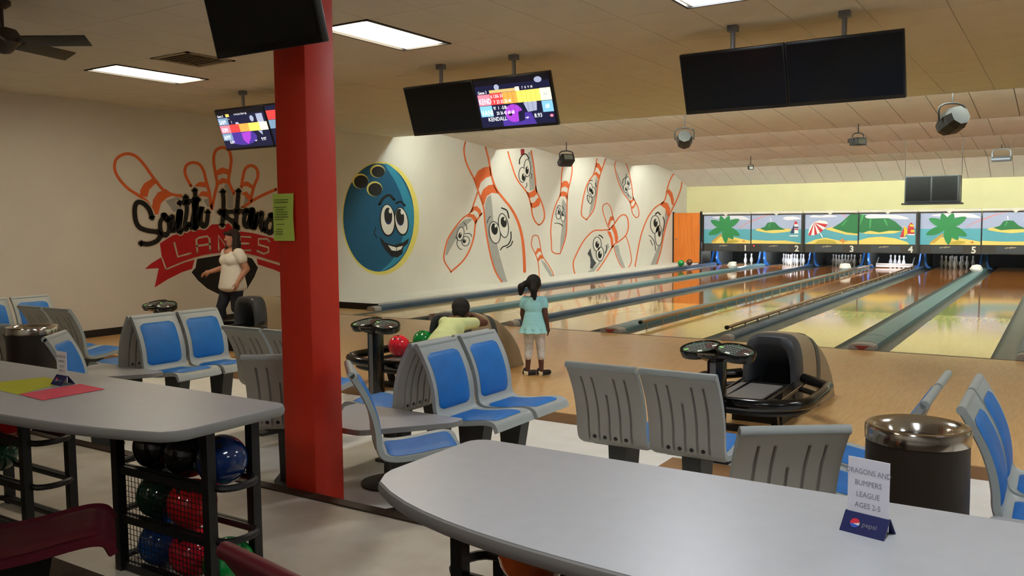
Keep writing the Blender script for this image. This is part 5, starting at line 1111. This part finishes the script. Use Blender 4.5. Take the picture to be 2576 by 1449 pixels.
# --- girl seen from behind
t = person(-4.60, 7.58, 0, (-0.40, 0.92), 'girl in an aqua top and grey leggings standing on the approach')
body = [('e', (0, 0, 0.955), (0.072, 0.085, 0.092)), ('c', (0, 0.02, 0.91), (0, 0.03, 0.90), 0.055, 0.045), ('c', (0, -0.01, 0.80), (0, 0, 0.89), 0.035, 0.036), ('e', (0, 0, 0.72), (0.098, 0.07, 0.12)), ('e', (0, 0, 0.53), (0.10, 0.075, 0.09)), ('c', (-0.085, 0, 0.79), (0.085, 0, 0.79), 0.04, 0.04),
        ('c', (0.10, 0, 0.79), (0.125, -0.03, 0.64), 0.036, 0.028), ('c', (0.125, -0.03, 0.64), (0.145, -0.01, 0.51), 0.027, 0.02), ('c', (-0.10, 0, 0.79), (-0.125, 0.03, 0.64), 0.036, 0.028), ('c', (-0.125, 0.03, 0.64), (-0.11, 0.09, 0.51), 0.027, 0.02),
        ('c', (0.055, 0, 0.50), (0.068, 0.015, 0.27), 0.056, 0.038), ('c', (0.068, 0.015, 0.27), (0.075, -0.01, 0.06), 0.036, 0.024), ('c', (-0.055, 0, 0.50), (-0.06, 0.015, 0.27), 0.056, 0.038), ('c', (-0.06, 0.015, 0.27), (-0.068, -0.01, 0.06), 0.036, 0.024), ('c', (0, 0.083, 0.955), (0, 0.092, 0.94), 0.008, 0.011), ('e', (0.072, 0.0, 0.95), (0.01, 0.016, 0.025)), ('e', (-0.072, 0.0, 0.95), (0.01, 0.016, 0.025))]
body += hand((0.145, -0.01, 0.51), (0.05, 0.15, -1), (-0.9, 0.2, 0), 0.12, 0.5) + hand((-0.11, 0.09, 0.51), (0.1, 0.3, -1), (0.9, 0.2, 0), 0.12, 0.5)
bd = blob('body', body, 'skin_dark', t, 0.0075, 5)
b = MB()
for s in (-1, 1): b.sphere((s * 0.028, 0.076, 0.965), (0.013, 0.007, 0.008), 10, mi=0); b.sphere((s * 0.028, 0.081, 0.965), (0.006, 0.004, 0.006), 8, mi=1)
b.build('eye', ['eye_white', 'bolt'], bd); MB().sphere((0, 0.082, 0.905), (0.02, 0.007, 0.007), 10).build('mouth', 'lip', bd)
blob('hair', [('e', (0, -0.018, 0.975), (0.08, 0.088, 0.088)), ('c', (0.01, -0.095, 0.95), (0.015, -0.105, 0.91), 0.03, 0.042), ('c', (0.015, -0.105, 0.91), (0.02, -0.09, 0.81), 0.042, 0.018), ('c', (-0.085, -0.02, 0.975), (-0.125, -0.025, 0.93), 0.022, 0.042), ('c', (-0.125, -0.025, 0.93), (-0.135, -0.02, 0.86), 0.042, 0.024)], 'hair_black', t, 0.008, 4)
MB().rbox((0.012, -0.112, 0.955), (0.025, 0.012, 0.012), 0.004).build('hair_clip', 'white_plastic', t)
sh = [('e', (0, 0, 0.72), (0.104, 0.08, 0.12)), ('c', (-0.085, 0, 0.787), (0.085, 0, 0.787), 0.047, 0.047), ('c', (0.098, 0, 0.787), (0.112, -0.01, 0.735), 0.045, 0.043), ('c', (-0.098, 0, 0.787), (-0.112, 0.01, 0.735), 0.045, 0.043)]
for k in range(8): z = 0.65 - k * 0.022; q = 0.100 + k * 0.0055; sh.append(('e', (0, 0, z), (q, q * 0.82, 0.04)))
blob('top', sh, 'aqua', t, 0.008, 8)
b = MB(); n = 48; vs = []
for i, (z, r) in enumerate(((0.545, 0.118), (0.50, 0.134), (0.455, 0.150))):
    for k in range(n): a = 2 * PI * k / n; rr = r + (0.010 * i) * math.sin(9 * a); vs.append((rr * math.cos(a), rr * 0.82 * math.sin(a), z))
vs += [(v[0] * 0.96, v[1] * 0.96, v[2]) for v in vs]
b.add(vs, [(o_ + i * n + k, o_ + i * n + (k + 1) % n, o_ + (i + 1) * n + (k + 1) % n, o_ + (i + 1) * n + k) for o_ in (0, 3 * n) for i in range(2) for k in range(n)]); b.build('peplum', 'aqua', t, ang=80)
blob('leggings', [('e', (0, 0, 0.52), (0.108, 0.082, 0.07)), ('c', (0.055, 0, 0.50), (0.068, 0.015, 0.27), 0.062, 0.045), ('c', (0.068, 0.015, 0.27), (0.072, 0.0, 0.20), 0.044, 0.041), ('c', (-0.055, 0, 0.50), (-0.06, 0.015, 0.27), 0.062, 0.045), ('c', (-0.06, 0.015, 0.27), (-0.064, 0.0, 0.20), 0.044, 0.041)], 'leggings', t, 0.008, 3)
for c, a in (((0.085, 0.02, 0.03), -0.9), ((-0.055, 0.01, 0.03), -1.2)):
    d = Vector((-math.sin(a), math.cos(a), 0)); c = Vector(c)
    s_ = blob('shoe', [('c', c - d * 0.04, c + d * 0.075, 0.032, 0.027), ('c', c - d * 0.045, c - d * 0.04 + Vector((0, 0, 0.03)), 0.03, 0.027)], 'shoe_dark', t, 0.007, 2)
    b = MB(); b.cyl(c - d * 0.062 - Vector((0, 0, 0.004)), c - d * 0.02 - Vector((0, 0, 0.004)), 0.036, 0.0365, n=16); b.build('heel_panel', 'shoe_cream', s_)
# --- boy leaning on the ball return
t = person(-4.76, 6.22, -0.0, (-0.32, 0.95), 'boy in a lime green shirt leaning on the ball return'); t.scale = (0.96, 0.96, 0.96)
body = [('e', (-0.03, 0.72, 0.775), (0.08, 0.092, 0.10), (-0.2, 0, 0)), ('c', (-0.03, 0.78, 0.73), (-0.03, 0.79, 0.72), 0.055, 0.05), ('c', (-0.045, 0.58, 0.66), (-0.03, 0.68, 0.72), 0.045, 0.042), ('e', (-0.045, 0.40, 0.59), (0.12, 0.17, 0.095), (0.25, 0, 0)), ('e', (-0.02, 0.10, 0.52), (0.115, 0.13, 0.10)), ('c', (-0.15, 0.54, 0.635), (0.06, 0.54, 0.635), 0.055, 0.055),
        ('c', (0.07, 0.55, 0.64), (0.215, 0.74, 0.635), 0.046, 0.036), ('c', (0.215, 0.74, 0.635), (0.06, 0.83, 0.70), 0.034, 0.026), ('c', (-0.16, 0.55, 0.64), (-0.22, 0.74, 0.64), 0.046, 0.036), ('c', (-0.22, 0.74, 0.64), (-0.08, 0.84, 0.70), 0.034, 0.026),
        ('c', (0.05, 0.05, 0.48), (0.065, 0.08, 0.27), 0.07, 0.048), ('c', (0.065, 0.08, 0.27), (0.07, 0.02, 0.06), 0.044, 0.03), ('c', (-0.08, 0.05, 0.48), (-0.09, 0.08, 0.27), 0.07, 0.048), ('c', (-0.09, 0.08, 0.27), (-0.095, 0.02, 0.06), 0.044, 0.03), ('c', (-0.03, 0.81, 0.77), (-0.03, 0.82, 0.755), 0.009, 0.012), ('e', (0.05, 0.71, 0.765), (0.011, 0.018, 0.027)), ('e', (-0.11, 0.71, 0.765), (0.011, 0.018, 0.027))]
body += hand((0.06, 0.83, 0.70), (-0.9, 0.1, 0.1), (0, -0.3, 0.9), 0.13, 0.5) + hand((-0.08, 0.84, 0.70), (0.8, 0.1, 0.0), (0, -0.2, 0.9), 0.13, 0.5)
bd = blob('body', body, 'skin_dark', t, 0.0085, 5)
b = MB()
for s in (-1, 1): b.sphere((-0.03 + s * 0.03, 0.803, 0.785), (0.013, 0.007, 0.008), 10, mi=0); b.sphere((-0.03 + s * 0.03, 0.808, 0.785), (0.006, 0.004, 0.006), 8, mi=1)
b.build('eye', ['eye_white', 'bolt'], bd); MB().sphere((-0.03, 0.812, 0.73), (0.02, 0.007, 0.007), 10).build('mouth', 'lip', bd)
blob('hair', [('e', (-0.03, 0.70, 0.80), (0.096, 0.10, 0.095), (-0.2, 0, 0)), ('e', (-0.03, 0.65, 0.76), (0.08, 0.06, 0.075))], 'hair_black', t, 0.009, 3)
blob('shirt', [('e', (-0.02, 0.02, 0.515), (0.14, 0.15, 0.105)), ('c', (-0.03, 0.05, 0.53), (-0.045, 0.42, 0.60), 0.118, 0.118), ('e', (-0.045, 0.40, 0.595), (0.14, 0.19, 0.11), (0.25, 0, 0)), ('e', (-0.025, 0.14, 0.54), (0.135, 0.15, 0.11)), ('c', (-0.15, 0.54, 0.64), (0.06, 0.54, 0.64), 0.068, 0.068), ('c', (0.07, 0.55, 0.645), (0.135, 0.63, 0.642), 0.064, 0.06), ('c', (-0.16, 0.55, 0.645), (-0.185, 0.63, 0.645), 0.064, 0.06)], 'lime', t, 0.009, 12)
blob('shorts', [('e', (-0.015, 0.06, 0.47), (0.13, 0.125, 0.085)), ('c', (0.05, 0.05, 0.47), (0.065, 0.08, 0.27), 0.082, 0.07), ('c', (-0.08, 0.05, 0.47), (-0.09, 0.08, 0.27), 0.082, 0.07)], 'shorts', t, 0.01, 3)
for x in (0.07, -0.095): blob('shoe', [('c', (x, 0.0, 0.036), (x, 0.12, 0.034), 0.036, 0.033)], 'shoe_dark', t, 0.01, 2)

# brown floor mat between the lane-facing chairs and the approach
o = MB().rbox((-1.75, 5.45, Z_SET + 0.006), (1.06, 0.36, 0.012), 0.004).build('floor_mat', 'riser_wood'); tag(o, 'flat brown mat on the tile floor under the grey chairs', 'mat')
